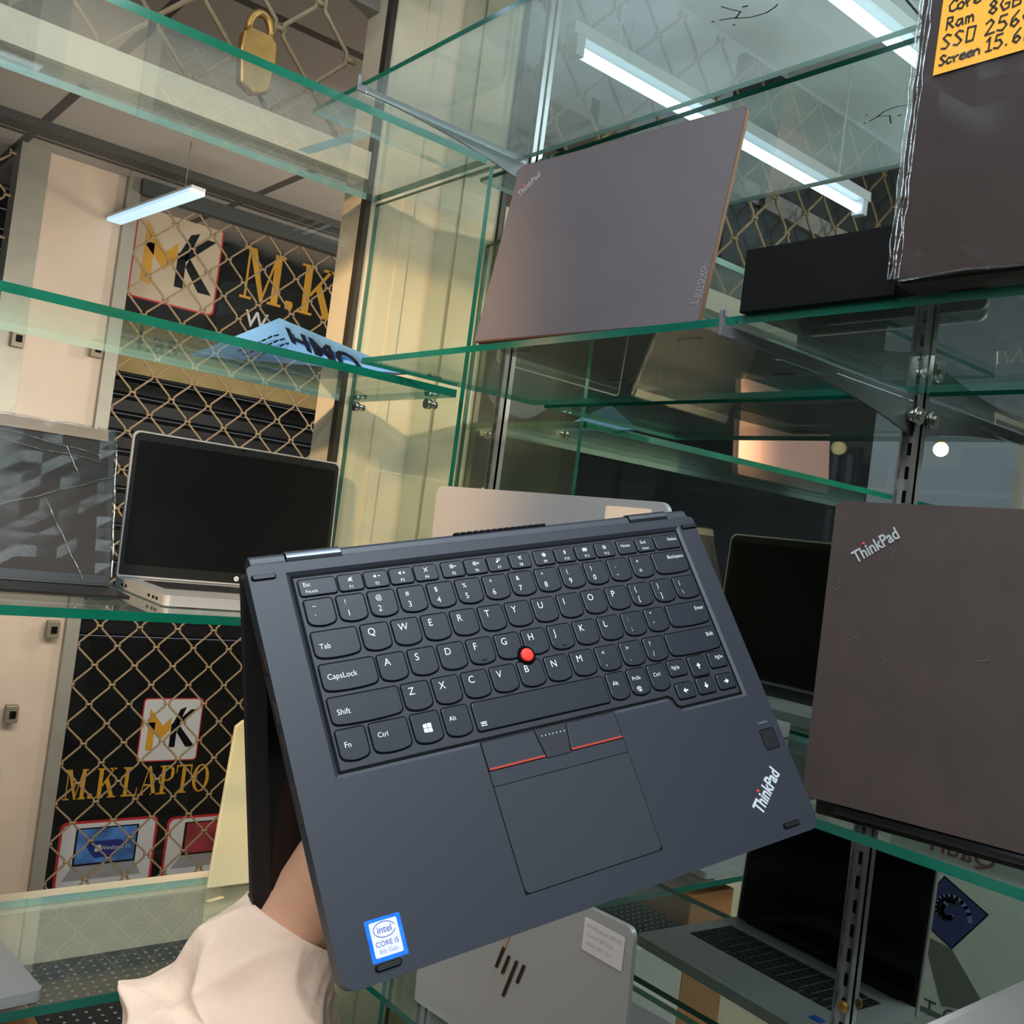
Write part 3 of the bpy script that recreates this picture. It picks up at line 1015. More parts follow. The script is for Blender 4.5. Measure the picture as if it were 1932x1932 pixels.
# ------------------------------------------------------------------ things on and under the lowest window-side shelf
bm = NB()
p = at(406, 1697, 2, ZL[3] + .0004)
prism(bm, rrect(-.017, -.0045, .017, .0045, .004), 0, .0006, M=Matrix.Translation(p) @ Matrix.Rotation(math.radians(18), 4, 'Z'))
tag(obj('adhesive_strip', bm, mat('plaster', (226, 206, 160), .7)), 'short cream adhesive strip stuck on the lowest window-side shelf', 'sticker')
bm = NB()
pa = at(450, 1362, 1, 1.545)
pb = at(397, 1672, 1, 1.553)
XZ = Matrix(((1, 0, 0, 0), (0, 0, 1, 0), (0, 1, 0, 0), (0, 0, 0, 1)))
hh = pa.z - ZL[3]
prism(bm, [(0.0, 0.0), (.18, 0.0), (.18, hh), (.02, hh), (.008, hh - .01)], 0, .008, M=XZ)
t = obj('white_board', bm, mat('cream_board', (222, 210, 168), .5), M=Matrix.Translation((pb.x - .003, 1.556, ZL[3] + .001)) @ Matrix.Rotation(math.radians(1.5), 4, 'X'), bevel=.002)
tag(t, 'cream white board standing at the end of the lowest window-side shelf', 'board')
# black dotted tray and orange box under the lowest shelf
zt = -0.735
bm = NB()
prism(bm, rrect(.43, 1.30, .84, 1.59, .006), zt - .02, zt)
t = obj('dotted_black_tray', bm, mat('black_tray', (22, 22, 26), .5), bevel=.002)
tag(t, 'black tray with rows of small white dots under the lowest shelf', 'tray')
bm = NB()
for i in range(24):
    for j in range(16):
        bx(bm, (.44 + i * .017, 1.31 + j * .017, zt), (.444 + i * .017, 1.3135 + j * .017, zt + .0006))
o = obj('white_dots', bm, mat('dot_grey', (150, 150, 155), .5), t)
bm = NB()
p = at(30, 1925, 1, 1.33)
bx(bm, (p.x - .12, 1.30, -1.5), (p.x + .02, 1.45, p.z + .004))
tag(obj('orange_carton', bm, mat('orange_carton', (168, 112, 66), .6), bevel=.003), 'orange box just showing at the bottom left corner', 'box')
bm = NB()
bx(bm, (.425, 1.29, -1.5), (.85, 1.59, -.756))
tag(obj('cabinet', bm, WALLM, bevel=.004), 'pale cabinet under the lowest window-side shelf', 'cabinet')


# ------------------------------------------------------------------ grilles
def grille(name, x0, x1, z0, z1, y, w, h, r, label, wave=0.0):
    bm = NB()
    nx = int((x1 - x0) / w) + 1
    nz = int((z1 - z0) / (h / 2))
    for i in range(-1, nx + 2):
        for sg in (1, -1):
            pts = []
            for j in range(nz + 1):
                side = j % 2
                xc = x0 + i * w + sg * (w * .5 - .06 * w if side else .06 * w)
                z = z0 + j * h / 2
                for dz in (-.07 * h, .07 * h):
                    if x0 - .06 * w <= xc <= x1 + .06 * w:
                        pts.append((min(max(xc, x0), x1), y + sg * .4 * r, z + dz))
                    elif len(pts) > 2:
                        tube(bm, pts, r, 6, cap=False)
                        pts = []
                    else:
                        pts = []
            if len(pts) > 2:
                tube(bm, pts, r, 6, cap=False)
    for j in range(nz + 1):
        for i in range(nx + 1):
            xc = x0 + i * w + (w * .5 if j % 2 else 0)
            if xc <= x1:
                tube(bm, [(xc - .08 * w, y, z0 + j * h / 2), (xc + .08 * w, y, z0 + j * h / 2)], r * 1.3, 6)
    return tag(obj(name, bm, ROPE, weld=False), label, 'grille')


grille('security_grille', 0.488 * QO, 2.6, -1.36, 0.925, YO, .0625 * QO, .062 * QO, .0035, 'tan diamond wire grille across the shop front with gold lettering')
grille('security_grille', 0.17, 0.312 * QO, -1.36, 0.925, YO, .0625 * QO, .062 * QO, .0035, 'tan diamond wire grille left of the pale shop front panel')
g = grille('rolled_grille', -1.55, 0.87, 0.672, 1.28, YW + .03, .140, .150, .0042, 'coarse tan wire grille above the window with a padlock')
# padlock
p = at(488, 78, 1, YW + .012)
t = empty('padlock', Matrix.Translation(p) @ Matrix.Scale(1.18, 4))
tag(t, 'worn brass padlock hanging from the coarse upper grille', 'padlock')
bm = NB()
M = frame((0, 0, -.024), (1, 0, .0), (0, 0, 1))
prism(bm, [(-.026, .026), (-.028, .0), (-.022, -.045), (0, -.055), (.022, -.045), (.028, 0), (.026, .026), (.016, .036), (-.016, .036)], -.009, .009, M=M)
obj('lock_body', bm, BRASS, t, bevel=.003)
bm = NB()
tube(bm, [(.017 * math.cos(a), -.0, .012 + .028 * (math.sin(a) if 0 <= a <= PI else 0) + (0 if 0 < a < PI else -.004)) for a in [k * PI / 12 for k in range(13)]], .006, 10)
obj('shackle', bm, BRASS, t, smooth=True)

# ------------------------------------------------------------------ shop signs outside
XZm = lambda o: frame(o, (1, 0, 0), (0, 0, 1))


def sign_board(px_list, y, name, label, mats_, build):
    bm = NB()
    build(bm)
    return tag(obj(name, bm, mats_, weld=False), label, 'sign')


YS = 3.46
t = empty('shop_sign', Matrix.Translation((0, YS, 0)))
tag(t, 'black shop sign with gold lettering, logo and two laptop pictures behind the lower grille', 'sign')
L = lambda px, py: at(px, py, 1, YS)
bm = NB()
bx(bm, (.90, .012, -1.49), (2.5, .03, -.52))
obj('sign_board', bm, SIGNBLK, t)


def rel(px, py):
    q = at(px, py, 1, YS)
    return (q.x, q.z)


SF = frame((0, .0115, 0), (1, 0, 0), (0, 0, 1))


def mk_logo(bm, x0, z0, w, h, M, mi=(0, 1, 2, 3)):
    prism(bm, rrect(x0, z0, x0 + w, z0 + h, w * .06), 0, .0006, mi=mi[1], M=M)
    prism(bm, rrect(x0 + w * .02, z0 + w * .02, x0 + w * .98, z0 + h - w * .02, w * .05), 0, .0012, mi=mi[0], M=M)
    P = lambda u, v: (x0 + u * w, z0 + v * h)
    for pl in ([(.12, .18), (.23, .18), (.23, .62), (.12, .62)], [(.12, .60), (.36, .36), (.36, .56), (.12, .84)], [(.36, .36), (.49, .50), (.49, .70), (.36, .56)]):
        prism(bm, [P(*q) for q in pl], 0, .0017, mi=mi[2], M=M)
    for pl in ([(.50, .22), (.60, .22), (.60, .50), (.50, .60)], [(.50, .55), (.62, .82), (.72, .86), (.60, .52)], [(.58, .50), (.92, .82), (.80, .82), (.58, .62)], [(.64, .56), (.94, .22), (.78, .22), (.60, .46)]):
        prism(bm, [P(*q) for q in pl], 0, .0017, mi=mi[3], M=M)


bm = NB()
a, b = rel(258, 1440), rel(388, 1318)
mk_logo(bm, a[0], a[1], b[0] - a[0], b[1] - a[1], SF)
obj('logo_panel', bm, [SIGNWHT, SIGNRED, GOLD, SIGNBLK], t)
bm = NB()
a, b = rel(118, 1512), rel(177, 1455)
serif(bm, 'M.K LAPTO', .102, SF @ Matrix.Translation((a[0], a[1], .001)), sx=.72)
obj('gold_lettering', bm, GOLD, t)
bm = NB()
WAVE = mat('picture_blue', (70, 120, 190), .4, noise=.5, nscale=14)
WAVED = mat('picture_dark_blue', (24, 36, 120), .4)
PINK = mat('picture_red', (150, 50, 60), .4, noise=.5, nscale=12)
for (ax_, bx_), pm in (((rel(98, 1690), rel(302, 1540)), 2), ((rel(303, 1662), rel(520, 1528)), 4)):
    prism(bm, rrect(ax_[0], ax_[1], bx_[0], bx_[1], .022), 0, .0006, mi=1, M=SF)
    prism(bm, rrect(ax_[0] + .009, ax_[1] + .009, bx_[0] - .009, bx_[1] - .009, .02), 0, .0012, mi=0, M=SF)
    w, h = bx_[0] - ax_[0], bx_[1] - ax_[1]
    prism(bm, [(ax_[0] + .16 * w, ax_[1] + .36 * h), (ax_[0] + .80 * w, ax_[1] + .36 * h), (ax_[0] + .80 * w, ax_[1] + .90 * h), (ax_[0] + .16 * w, ax_[1] + .90 * h)], 0, .0018, mi=5, M=SF)
    prism(bm, [(ax_[0] + .18 * w, ax_[1] + .39 * h), (ax_[0] + .78 * w, ax_[1] + .39 * h), (ax_[0] + .78 * w, ax_[1] + .88 * h), (ax_[0] + .18 * w, ax_[1] + .88 * h)], 0, .0022, mi=pm, M=SF)
    cx, cz = ax_[0] + .47 * w, ax_[1] + .58 * h
    prism(bm, [(cx + .17 * w * math.cos(k * .35) * (1 + .25 * math.sin(3 * k * .35)), cz + .17 * h * math.sin(k * .35) * (1 + .3 * math.cos(2 * k * .35))) for k in range(18)], 0, .0026, mi=3 if pm == 2 else 4, M=SF)
    prism(bm, [(ax_[0] + .16 * w, ax_[1] + .36 * h), (ax_[0] + .80 * w, ax_[1] + .36 * h), (ax_[0] + .88 * w, ax_[1] + .16 * h), (ax_[0] + .08 * w, ax_[1] + .16 * h)], 0, .0018, mi=6, M=SF)
    if pm == 2:
        for i in (0, 1):
            for j in (0, 1):
                prism(bm, rrect(cx - .10 * w + i * .032 * w, cz - .03 * h + j * .05 * h, cx - .072 * w + i * .032 * w, cz + .014 * h + j * .05 * h, 0), 0, .0030, mi=0, M=SF)
        text(bm, 'Windows 11', .020, SF @ Matrix.Translation((cx + .11 * w, cz + .01 * h, .0032)), 0)
obj('laptop_pictures', bm, [SIGNWHT, SIGNRED, WAVE, WAVED, PINK, SIGNBLK, mat('picture_grey', (150, 150, 154), .4)], t)
bm = NB()
a, b = rel(92, 1705), rel(390, 1682)
prism(bm, [(a[0], a[1] - .04), (2.5, a[1] - .04), (2.5, b[1] - .024), (a[0], b[1] - .024)], 0, .001, M=SF)
obj('yellow_strip', bm, mat('sign_yellow', (214, 170, 40), .5), t)

# upper, farther sign
YU = 3.46
t = empty('shop_sign', Matrix.Translation((0, YU, 0)))
tag(t, 'larger shop sign with gold initials behind the upper part of the grille', 'sign')
bm = NB()
bx(bm, (.80, .012, at(235, 700, 1, YU).z - .01), (2.6, .03, .90))
obj('sign_board', bm, SIGNBLK, t)


def relu(px, py):
    q = at(px, py, 1, YU)
    return (q.x, q.z)


bm = NB()
a, b = relu(238, 572), relu(422, 468)
mk_logo(bm, a[0], relu(415, 600)[1], b[0] - a[0], (relu(430, 432)[1] - relu(415, 600)[1]), SF)
obj('logo_panel', bm, [mat('upper_logo_white', (196, 178, 154), .5), SIGNRED, GOLD, SIGNBLK], t)
bm = NB()
a = relu(462, 556)
hm = relu(470, 458)[1] - relu(462, 556)[1]
serif(bm, 'M.K', hm, SF @ Matrix.Translation((a[0] - .02, a[1] - .01, .001)), sx=.87)
obj('gold_lettering', bm, GOLD, t)
bm = NB()
a = relu(470, 612)
text(bm, 'W', .085, SF @ Matrix.Translation((a[0] + .03, a[1] + .02, .001)), bold=.01)
obj('white_lettering', bm, SIGNWHT, t)
bm = NB()
a, b = relu(235, 700), relu(480, 655)
prism(bm, [(a[0] - .15, a[1] + .0), (2.6, a[1] + .0), (2.6, relu(300, 612)[1]), (a[0] - .15, relu(300, 612)[1])], 0, .001, M=SF)
text(bm, 'Las', .115, SF @ Matrix.Translation((relu(300, 645)[0], relu(310, 650)[1], .002)), 1, bold=.012)
obj('yellow_strip', bm, [mat('sign_dull_yellow', (150, 128, 72), .5), SIGNBLK], t)
# strip light hung under the corridor ceiling
TUBE = mat('tube_glow', (225, 240, 255), .5, emit=(150, 195, 225), estr=1.0)
a, b = at(214, 417, 2, .80), at(374, 361, 2, .80)
d = (b - a)
t = empty('corridor_strip_light', frame(a, d, (-d.y, d.x, 0)))
tag(t, 'pale blue strip light hanging under the corridor ceiling beside the upper logo', 'light')
bm = NB()
bx(bm, (0, -.02, .004), (d.length, .02, .012))
obj('housing', bm, SIGNWHT, t)
bm = NB()
bx(bm, (.005, -.022, -.006), (d.length - .005, .022, .004))
obj('diffuser', bm, TUBE, t)
for q in (.15, .85):
    bm = NB()
    tube(bm, [(d.length * q, 0, .012), (d.length * q, 0, .15)], .0012, 6)
    obj('hanger_rod', bm, JAMB, t)
# pale sheet added as a painted light streak under the top window-side shelf
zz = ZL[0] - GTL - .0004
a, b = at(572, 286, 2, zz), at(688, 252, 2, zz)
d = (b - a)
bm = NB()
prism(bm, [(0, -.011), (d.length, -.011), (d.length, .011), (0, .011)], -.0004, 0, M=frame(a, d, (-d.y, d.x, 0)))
tag(obj('light_streak_strip', bm, glass_mat('light_streak_pale', (0.80, 0.93, 1.0), dust=0.35, glow=True)), 'pale blue-white light streak, built as a strip, under the topmost window-side glass shelf', 'light streak')  # dust here sets the strength of the painted light streak

# ------------------------------------------------------------------ tubes on the shop ceiling
TUBE2 = mat('shop_tube_glow', (235, 245, 255), .5, emit=(205, 232, 255), estr=5.0)
for k, (x0, x1, y) in enumerate(((-.16, .84, 1.49), (-.62, .74, 1.0))):
    t = empty('fluorescent_tube', Matrix.Translation((0, y, .95)))
    tag(t, ('cool fluorescent tube on the ceiling near the window, seen in the mirror', 'cool fluorescent tube on the ceiling farther from the window, seen in the mirror')[k], 'light')
    bm = NB()
    bx(bm, (x0 - .03, -.016, .035), (x1 + .03, .016, .060))
    obj('housing', bm, SIGNWHT, t)
    bm = NB()
    tube(bm, [(x0, 0, .012), (x1, 0, .012)], .011, 14)
    obj('tube', bm, TUBE2, t)
    for xr_ in (x0 + .1, x1 - .1):
        bm = NB()
        tube(bm, [(xr_, 0, .06), (xr_, 0, CZ - .95)], .003, 6)
        obj('hanger_rod', bm, SIGNWHT, t)
    for xe in (x0 - .02, x1):
        bm = NB()
        bx(bm, (xe, -.016, -.004), (xe + .02, .016, .036))
        obj('lamp_holder', bm, SIGNWHT, t)
# bulb seen in the mirror
q = at(1775, 848, 0, 2.75)
bp = Vector((2 * XM - q.x, q.y, q.z))
t = empty('pendant_bulb', Matrix.Translation(bp))
tag(t, 'round glowing warm bulb reflected in the mirror right of the upright', 'light')
bm = NB()
bmesh.ops.create_icosphere(bm, subdivisions=3, radius=.021)
obj('bulb', bm, mat('bulb_glow', (255, 240, 210), .4, emit=(255, 226, 170), estr=9), t, smooth=True)
bm = NB()
tube(bm, [(0, 0, .018), (0, 0, .05)], .012, 14)
obj('socket', bm, BRASS, t)
bm = NB()
tube(bm, [(0, 0, .05), (0, 0, CZ - bp.z)], .003, 8)
obj('cord', bm, BLACK, t)

# banner with mirrored-looking print (it is only seen in the mirror)
XB = -0.20
t = empty('shop_banner', Matrix.Translation((XB, 0, 0)))
tag(t, 'pale banner with red name and tilted laptop picture, seen reversed in the mirror', 'banner')
BM = frame((0, 0, 0), (0, 1, 0), (0, 0, 1))      # right = +y, up = +z, facing +x


def pv(px, py):
    v = at(px, py, 0, 2 * XM - XB)
    return (v.y, v.z)


bm = NB()
prism(bm, [(.70, -1.49), (1.22, -1.49), (1.22, -.42), (.70, -.42)], -.012, 0, M=BM)
obj('banner_panel', bm, mat('banner_pale', (196, 208, 200), .5, noise=.03, nscale=3), t)
bm = NB()
a, b = pv(1868, 1648), pv(1868, 1598)
text(bm, 'Qadri', abs(b[1] - a[1]) * 1.15, BM @ Matrix.Translation((a[0] + .0, (a[1] + b[1]) / 2, .001)) @ Matrix.Translation((-.012, 0, 0)), 0, bold=.005, align='LEFT')
obj('red_lettering', bm, mat('banner_red', (150, 54, 48), .5), t)
bm = NB()
D = [pv(1782, 1652), pv(1866, 1726), pv(1796, 1791), pv(1722, 1722)]
prism(bm, D, 0, .001, mi=0, M=BM)
ctr = (sum(p[0] for p in D) / 4, sum(p[1] for p in D) / 4)
Di = [(ctr[0] + (p[0] - ctr[0]) * .95, ctr[1] + (p[1] - ctr[1]) * .95) for p in D]
prism(bm, Di, 0, .0016, mi=1, M=BM)
R0 = math.hypot(D[0][0] - ctr[0], D[0][1] - ctr[1])
for kk, (r0, mi) in enumerate(((.62, 2), (.40, 3), (.24, 2))):
    sp = [(ctr[0] - R0 * (r0 * (1 - k / 22)) * math.cos(k * .3 + kk), ctr[1] + R0 * (r0 * (1 - k / 22)) * math.sin(k * .3 + kk)) for k in range(14)]
    ribbon(bm, sp, R0 * .07, BM, mi, .002 + .0003 * kk)
prism(bm, [pv(1741, 1762), pv(1796, 1791), pv(1866, 1912), pv(1776, 1898)], 0, .0008, mi=4, M=BM)
obj('laptop_picture', bm, [SIGNBLK, mat('banner_blue', (52, 66, 120), .4, noise=.3, nscale=10), mat('banner_lilac', (120, 126, 170), .4), mat('banner_slate', (30, 36, 44), .4), mat('banner_grey', (104, 112, 106), .5)], t)
bm = NB()
a = pv(1790, 1925)
text(bm, 'OXO T', .05, BM @ Matrix.Translation((a[0] - .02, a[1] + .005, .001)), 0)
obj('grey_lettering', bm, mat('banner_ink', (70, 84, 84), .5), t)

# dark racks and cabinets at the rear and left of the shop
RACK = mat('rack_dark', (40, 39, 42), .5, .2)
RACKL = mat('rack_rail', (120, 122, 126), .4, .5)
rk = random.Random(11)


def rack(x0, y0, w, d, label, nsh=5, along='y'):
    t = empty('display_rack', Matrix.Translation((x0, y0, -1.5)))
    tag(t, label, 'rack', 'display racks across the shop')
    bm = NB()
    for a in (0, 1):
        for b in (0, 1):
            X = a * (w - .03)
            Y = b * (d - .03)
            bx(bm, (X, Y, 0), (X + .03, Y + .03, 2.1))
    obj('rack_frame', bm, RACKL, t)
    bm = NB()
    bx(bm, (0.01, 0.01, .0), (.02, d - .01, 2.1)) if along == 'y' else bx(bm, (0.01, 0.01, .0), (w - .01, .02, 2.1))
    obj('back_panel', bm, RACK, t)
    for k in range(nsh):
        bm = NB()
        bx(bm, (0, 0, .25 + k * .42), (w, d, .27 + k * .42))
        obj('rack_shelf', bm, RACKL, t)


rack(-2.55, -1.0, .4, 1.5, 'dark rack across the shop, seen in the mirror behind the upright')
rack(-2.55, .55, .4, .95, 'dark rack nearest the window across the shop, seen in the mirror')
rack(-1.2, -2.55, 1.8, .4, 'dark rack along the rear wall of the shop', along='x')
for k in range(10):
    bm = NB()
    h = rk.uniform(.16, .27)
    yy = -.95 + k * .24
    bx(bm, (-2.45, yy, 0), (-2.41, yy + .20, h))
    o = obj('boxed_laptop', bm, mat('pack%d' % (k % 4), ((30, 30, 34), (90, 84, 80), (46, 52, 70), (160, 150, 140))[k % 4], .5), M=Matrix.Translation((0, 0, -1.5 + .27 + .42 * (2 + k % 3) + .001)), bevel=.003)
    tag(o, 'upright boxed laptop on a dark rack across the shop', 'box', 'boxed laptops on the far racks')

# ------------------------------------------------------------------ the laptop held in the hand, folded like a tent
HR = np.array([[0.970, -0.108, -0.220], [-0.133, 0.522, -0.842], [0.205, 0.846, 0.492]])
U_, _, V_ = np.linalg.svd(HR)
HR = U_ @ V_
HM = Matrix.Identity(4)
for i in range(3):
    for j in range(3):
        HM[i][j] = HR[i][j]
HM.translation = (0.296, 0.492, -0.051)
held = empty('held_laptop', HM)
tag(held, 'black convertible laptop folded like a tent and held in the hand, keyboard facing out', 'laptop')
u = .01905
XL, XR, YB, YT = -.0548, .2690, -.1910, .0325
KB = [(-.0305, .0232), (-.0305, -.0888), (.1905, -.0888), (.1935, -.0905), (.1958, -.0958), (.1985, -.0972), (.2500, -.0972), (.2500, .0232)]


def grow(pl, d):
    out = []
    n = len(pl)
    for i in range(n):
        p0, p1, p2 = Vector(pl[i - 1]), Vector(pl[i]), Vector(pl[(i + 1) % n])
        e1, e2 = (p1 - p0).normalized(), (p2 - p1).normalized()
        n1, n2 = Vector((e1.y, -e1.x)), Vector((e2.y, -e2.x))
        k = (n1 + n2)
        k = k / max(k.length_squared, 1e-9) * 2
        out.append((p1.x + k.x * d * -1, p1.y + k.y * d * -1))
    return out


def area(pl):
    return sum(a[0] * b[1] - b[0] * a[1] for a, b in zip(pl, pl[1:] + pl[:1])) / 2


sgn = -1 if area(KB) > 0 else 1
KBo = grow(KB, .0030 * sgn)
KBo = [(min(max(p[0], XL + .004), XR - .004), p[1]) for p in KBo]
BT = .0125
bm = NB()
outer = rrect(XL, YB, XR, YT, (.003, .003, .008, .008), 6)
BH = [(.0526, -.0905), (.1466, -.0905), (.1466, -.1740), (.0526, -.1740)]
prism(bm, outer, -.0030, 0, holes=[KBo])
lo = [bm.verts.new((p[0], p[1], -.0018)) for p in KB]
hi = [bm.verts.new((p[0], p[1], 0)) for p in KBo]
n = len(KB)
for k in range(n):
    bm.faces.new((hi[k], hi[(k + 1) % n], lo[(k + 1) % n], lo[k]))
inner = rrect(XL + .0006, YB + .0006, XR - .0006, YT - .0006, (.003, .003, .008, .008), 6)
prism(bm, inner, -BT, -.0030)
base = obj('base', bm, DECK, held, bevel=.0009, seg=3)
bm = NB()
for k, (yy, ln, th_) in enumerate(((-.020, .016, .0045), (-.050, .013, .0028), (-.066, .009, .0030), (-.098, .022, .0028))):
    bx(bm, (XL - .0001, yy - ln / 2, -.0072 - th_ / 2), (XL + .0010, yy + ln / 2, -.0072 + th_ / 2))
obj('side_port', bm, [mat('port_metal', (84, 66, 56), .35, .8)], base)
bm = NB()
bx(bm, (XL + .0002, YB + .01, -.0032), (XL + .0008, YT - .004, -.0026))
obj('side_seam', bm, BLACK, base)
# keyboard bed
bm = NB()
flat(bm, grow(KB, .0004 * sgn), -.0010)
bed = obj('keyboard', bm, DECKBED, held)
bm = NB()
es = grow(KB, -.0000 * sgn)
ribbon(bm, es + [es[0]], .0008, Matrix.Identity(4), 0, -.00096)
obj('keyboard_gap', bm, BLACK, bed)


def keyshape(x0, y0, x1, y1, r=.0018, smile=.0014, rb=.0034):
    n = 5
    out = []
    for (cx, cy, a0, rr) in ((x1 - r, y1 - r, 0, r), (x0 + r, y1 - r, 90, r)):
        for k in range(n + 1):
            a = math.radians(a0 + 90.0 * k / n)
            out.append((cx + rr * math.cos(a), cy + rr * math.sin(a)))
    if smile > 0:
        rb = min(rb, (x1 - x0) * .3)
        for k in range(n + 1):
            a = math.radians(180 + 78.0 * k / n)
            out.append((x0 + rb + rb * math.cos(a), y0 + smile + rb + rb * math.sin(a)))
        for k in range(1, 8):
            v = k / 8.0
            xx = x0 + rb + (x1 - x0 - 2 * rb) * v
            out.append((xx, y0 + smile * (2 * v - 1) ** 2 * .8))
        for k in range(n + 1):
            a = math.radians(282 + 78.0 * k / n)
            out.append((x1 - rb + rb * math.cos(a), y0 + smile + rb + rb * math.sin(a)))
    else:
        for (cx, cy, a0) in ((x0 + r, y0 + r, 180), (x1 - r, y0 + r, 270)):
            for k in range(n + 1):
                a = math.radians(a0 + 90.0 * k / n)
                out.append((cx + r * math.cos(a), cy + r * math.sin(a)))
    return out


KT = -.0001


def I4(x, y, z=KT + .00006):
    return Matrix.Translation((x, y, z))


def key(x0, y0, x1, y1, legends, smile=.0008, gap=.00085, notch=None):
    """moat (slot 1), cap (slot 0), print (slot 2)"""
    bm = NB()
    flat(bm, keyshape(x0 - gap, y0 - gap, x1 + gap, y1 + gap, .0024, smile, .0042), -.00095, 1)
    o1 = keyshape(x0, y0, x1, y1, .0016, smile)
    cx, cy = (x0 + x1) / 2, (y0 + y1) / 2
    o2 = [(cx + (p[0] - cx) * (1 - .0007 / (x1 - x0)), cy + (p[1] - cy) * (1 - .0007 / (y1 - y0))) for p in o1]
    a = [bm.verts.new((p[0], p[1], -.0009)) for p in o1]
    b = [bm.verts.new((p[0], p[1], KT - .00025)) for p in o1]
    c = [bm.verts.new((p[0], p[1], KT)) for p in o2]
    n = len(o1)
    for r0, r1, mi in ((a, b, 1), (b, c, 0)):
        for k in range(n):
            bm.faces.new((r0[k], r0[(k + 1) % n], r1[(k + 1) % n], r1[k])).material_index = mi
    bm.faces.new(c)
    for lg in legends:
        if callable(lg):
            lg(bm, x0, y0, x1, y1)
        else:
            s, px, py, sz = lg
            al = 'LEFT' if px >= 0 else 'RIGHT'
            text(bm, s, sz, I4(x0 + px if px >= 0 else x1 + px, y1 - py), 2, bold=-.006, align=al, sx=.95)
    if notch:
        prism(bm, [(notch[0] + .0062 * math.cos(k * PI / 10), notch[1] + .0062 * math.sin(k * PI / 10)) for k in range(20)], KT - .0005, KT + .00004, mi=1)
    return obj('key', bm, [KEYM, BLACK, WHITEP], bed, weld=False)


def rk_(cx, cy, w=.0163, h=.0158):
    return (cx - w / 2, cy - h / 2, cx + w / 2, cy + h / 2)


NUB = (.0999, -.0458)
# number row
for k, (a, b) in enumerate((('~', '`'), ('!', '1'), ('@', '2'), ('#', '3'), ('$', '4'), ('%', '5'), ('^', '6'), ('&', '7'), ('*', '8'), ('(', '9'), (')', '0'), ('_', '-'), ('+', '='))):
    r = rk_((k - 1) * u, 0.0002)
    key(*r, [(a, .0040, .0040, .0042 if a != '`' else .005), (b, .0040, .0108, .0052)])
key(.2203, -.0077, .2487, .0081, [('Backspace', -.0018, .0040, .0036)])
# letters
for row, (x0, y0, chars) in enumerate(((.5, -1, 'QWERTYUIOP'), (.75, -2, 'ASDFGHJKL'), (1.25, -3, 'ZXCVBNM'))):
    for k, ch in enumerate(chars):
        cx, cy = (x0 + k) * u, y0 * u
        lg = [(ch, .0033, .0048, .0062)]
        if ch in 'FJ':
            lg.append(lambda bm, a, b, c, d: bx(bm, ((a + c) / 2 - .0016, b + .0021, KT), ((a + c) / 2 + .0016, b + .0025, KT + .0003), 1))
        key(*rk_(cx, cy), lg, notch=NUB if ch in 'GH' else None)
for x, y, a, b in ((10.5, -1, '{', '['), (11.5, -1, '}', ']'), (9.75, -2, ':', ';'), (10.75, -2, '"', "'"), (8.25, -3, '<', ','), (9.25, -3, '>', '.'), (10.25, -3, '?', '/')):
    key(*rk_(x * u, y * u), [(a, .0038, .0040, .0046), (b, .0042, .0108, .0048)])
key(.2299, -u - .0079, .2487, -u + .0079, [('|', .0038, .0040, .0042), ('\\', .0042, .0108, .0042)])
key(-.0278, -u - .0079, -.0014, -u + .0079, [('Tab', .0030, .0088, .0045)])
key(-.0278, -2 * u - .0079, .0040, -2 * u + .0079, [('CapsLock', .0030, .0075, .0046)])
key(.2152, -2 * u - .0079, .2487, -2 * u + .0079, [('Enter', -.0022, .0048, .0038)])
key(-.0278, -3 * u - .0079, .0133, -3 * u + .0079, [('Shift', .0035, .0085, .0046)])
key(.2058, -3 * u - .0079, .2487, -3 * u + .0079, [('Shift', -.0030, .0050, .0038)])
# bottom row
yb0, yb1 = -.0842, -.0672
key(-.0278, yb0, -.0115, yb1, [('Fn', .0030, .0085, .0045)])
key(-.0086, yb0, .0133, yb1, [('Ctrl', .0033, .0070, .0040)])


def winlogo(bm, a, b, c, d):
    cx, cy = (a + c) / 2 - .0001, (b + d) / 2 - .0002
    for i in (0, 1):
        for j in (0, 1):
            s = .0024
            x = cx - s - .0001 + i * (s + .0003)
            y = cy - s - .0001 + j * (s + .0003)
            k = .0003 if i == 0 else 0
            flat(bm, [(x, y + (k if j == 0 else 0)), (x + s, y), (x + s, y + s), (x, y + s - (k if j else 0))], KT + .00008, 2)


key(.0160, yb0, .0327, yb1, [winlogo])
key(.0354, yb0, .0513, yb1, [('Alt', .0030, .0065, .0038)])


def kbdlight(bm, a, b, c, d):
    x, y = a + .0042, b + .0042
    I = Matrix.Identity(4)
    ribbon(bm, [(x - .0016, y - .0008), (x - .0016, y - .0014), (x + .0016, y - .0014), (x + .0016, y - .0008)], .0002, I, 2, KT + .00008)
    for dx in (-.0016, -.0008, 0, .0008, .0016):
        ribbon(bm, [(x + dx * .7, y - .0004), (x + dx * 1.2, y + .0010 - abs(dx) * .2)], .0002, I, 2, KT + .00008)


key(.0545, yb0, .1472, yb1 - .0004, [kbdlight], smile=.0)
key(.1499, yb0, .1637, yb1, [('Alt', .0030, .0065, .0038)])


def snip(bm, a, b, c, d):
    x, y = a + .0050, b + .0042
    I = Matrix.Identity(4)
    ribbon(bm, [(x + .0016 * math.cos(k * .6), y + .0014 * math.sin(k * .6)) for k in range(11)], .00018, I, 2, KT + .00008)
    ribbon(bm, [(x - .0008, y + .0006), (x + .0016, y - .0018)], .0002, I, 2, KT + .00008)
    ribbon(bm, [(x + .0004, y + .0008), (x + .0002, y - .0020)], .0002, I, 2, KT + .00008)


key(.1662, yb0, .1800, yb1, [('PrtSc', .0022, .0060, .0034), snip])
key(.1825, yb0, .1962, yb1, [('Ctrl', .0028, .0065, .0036)])


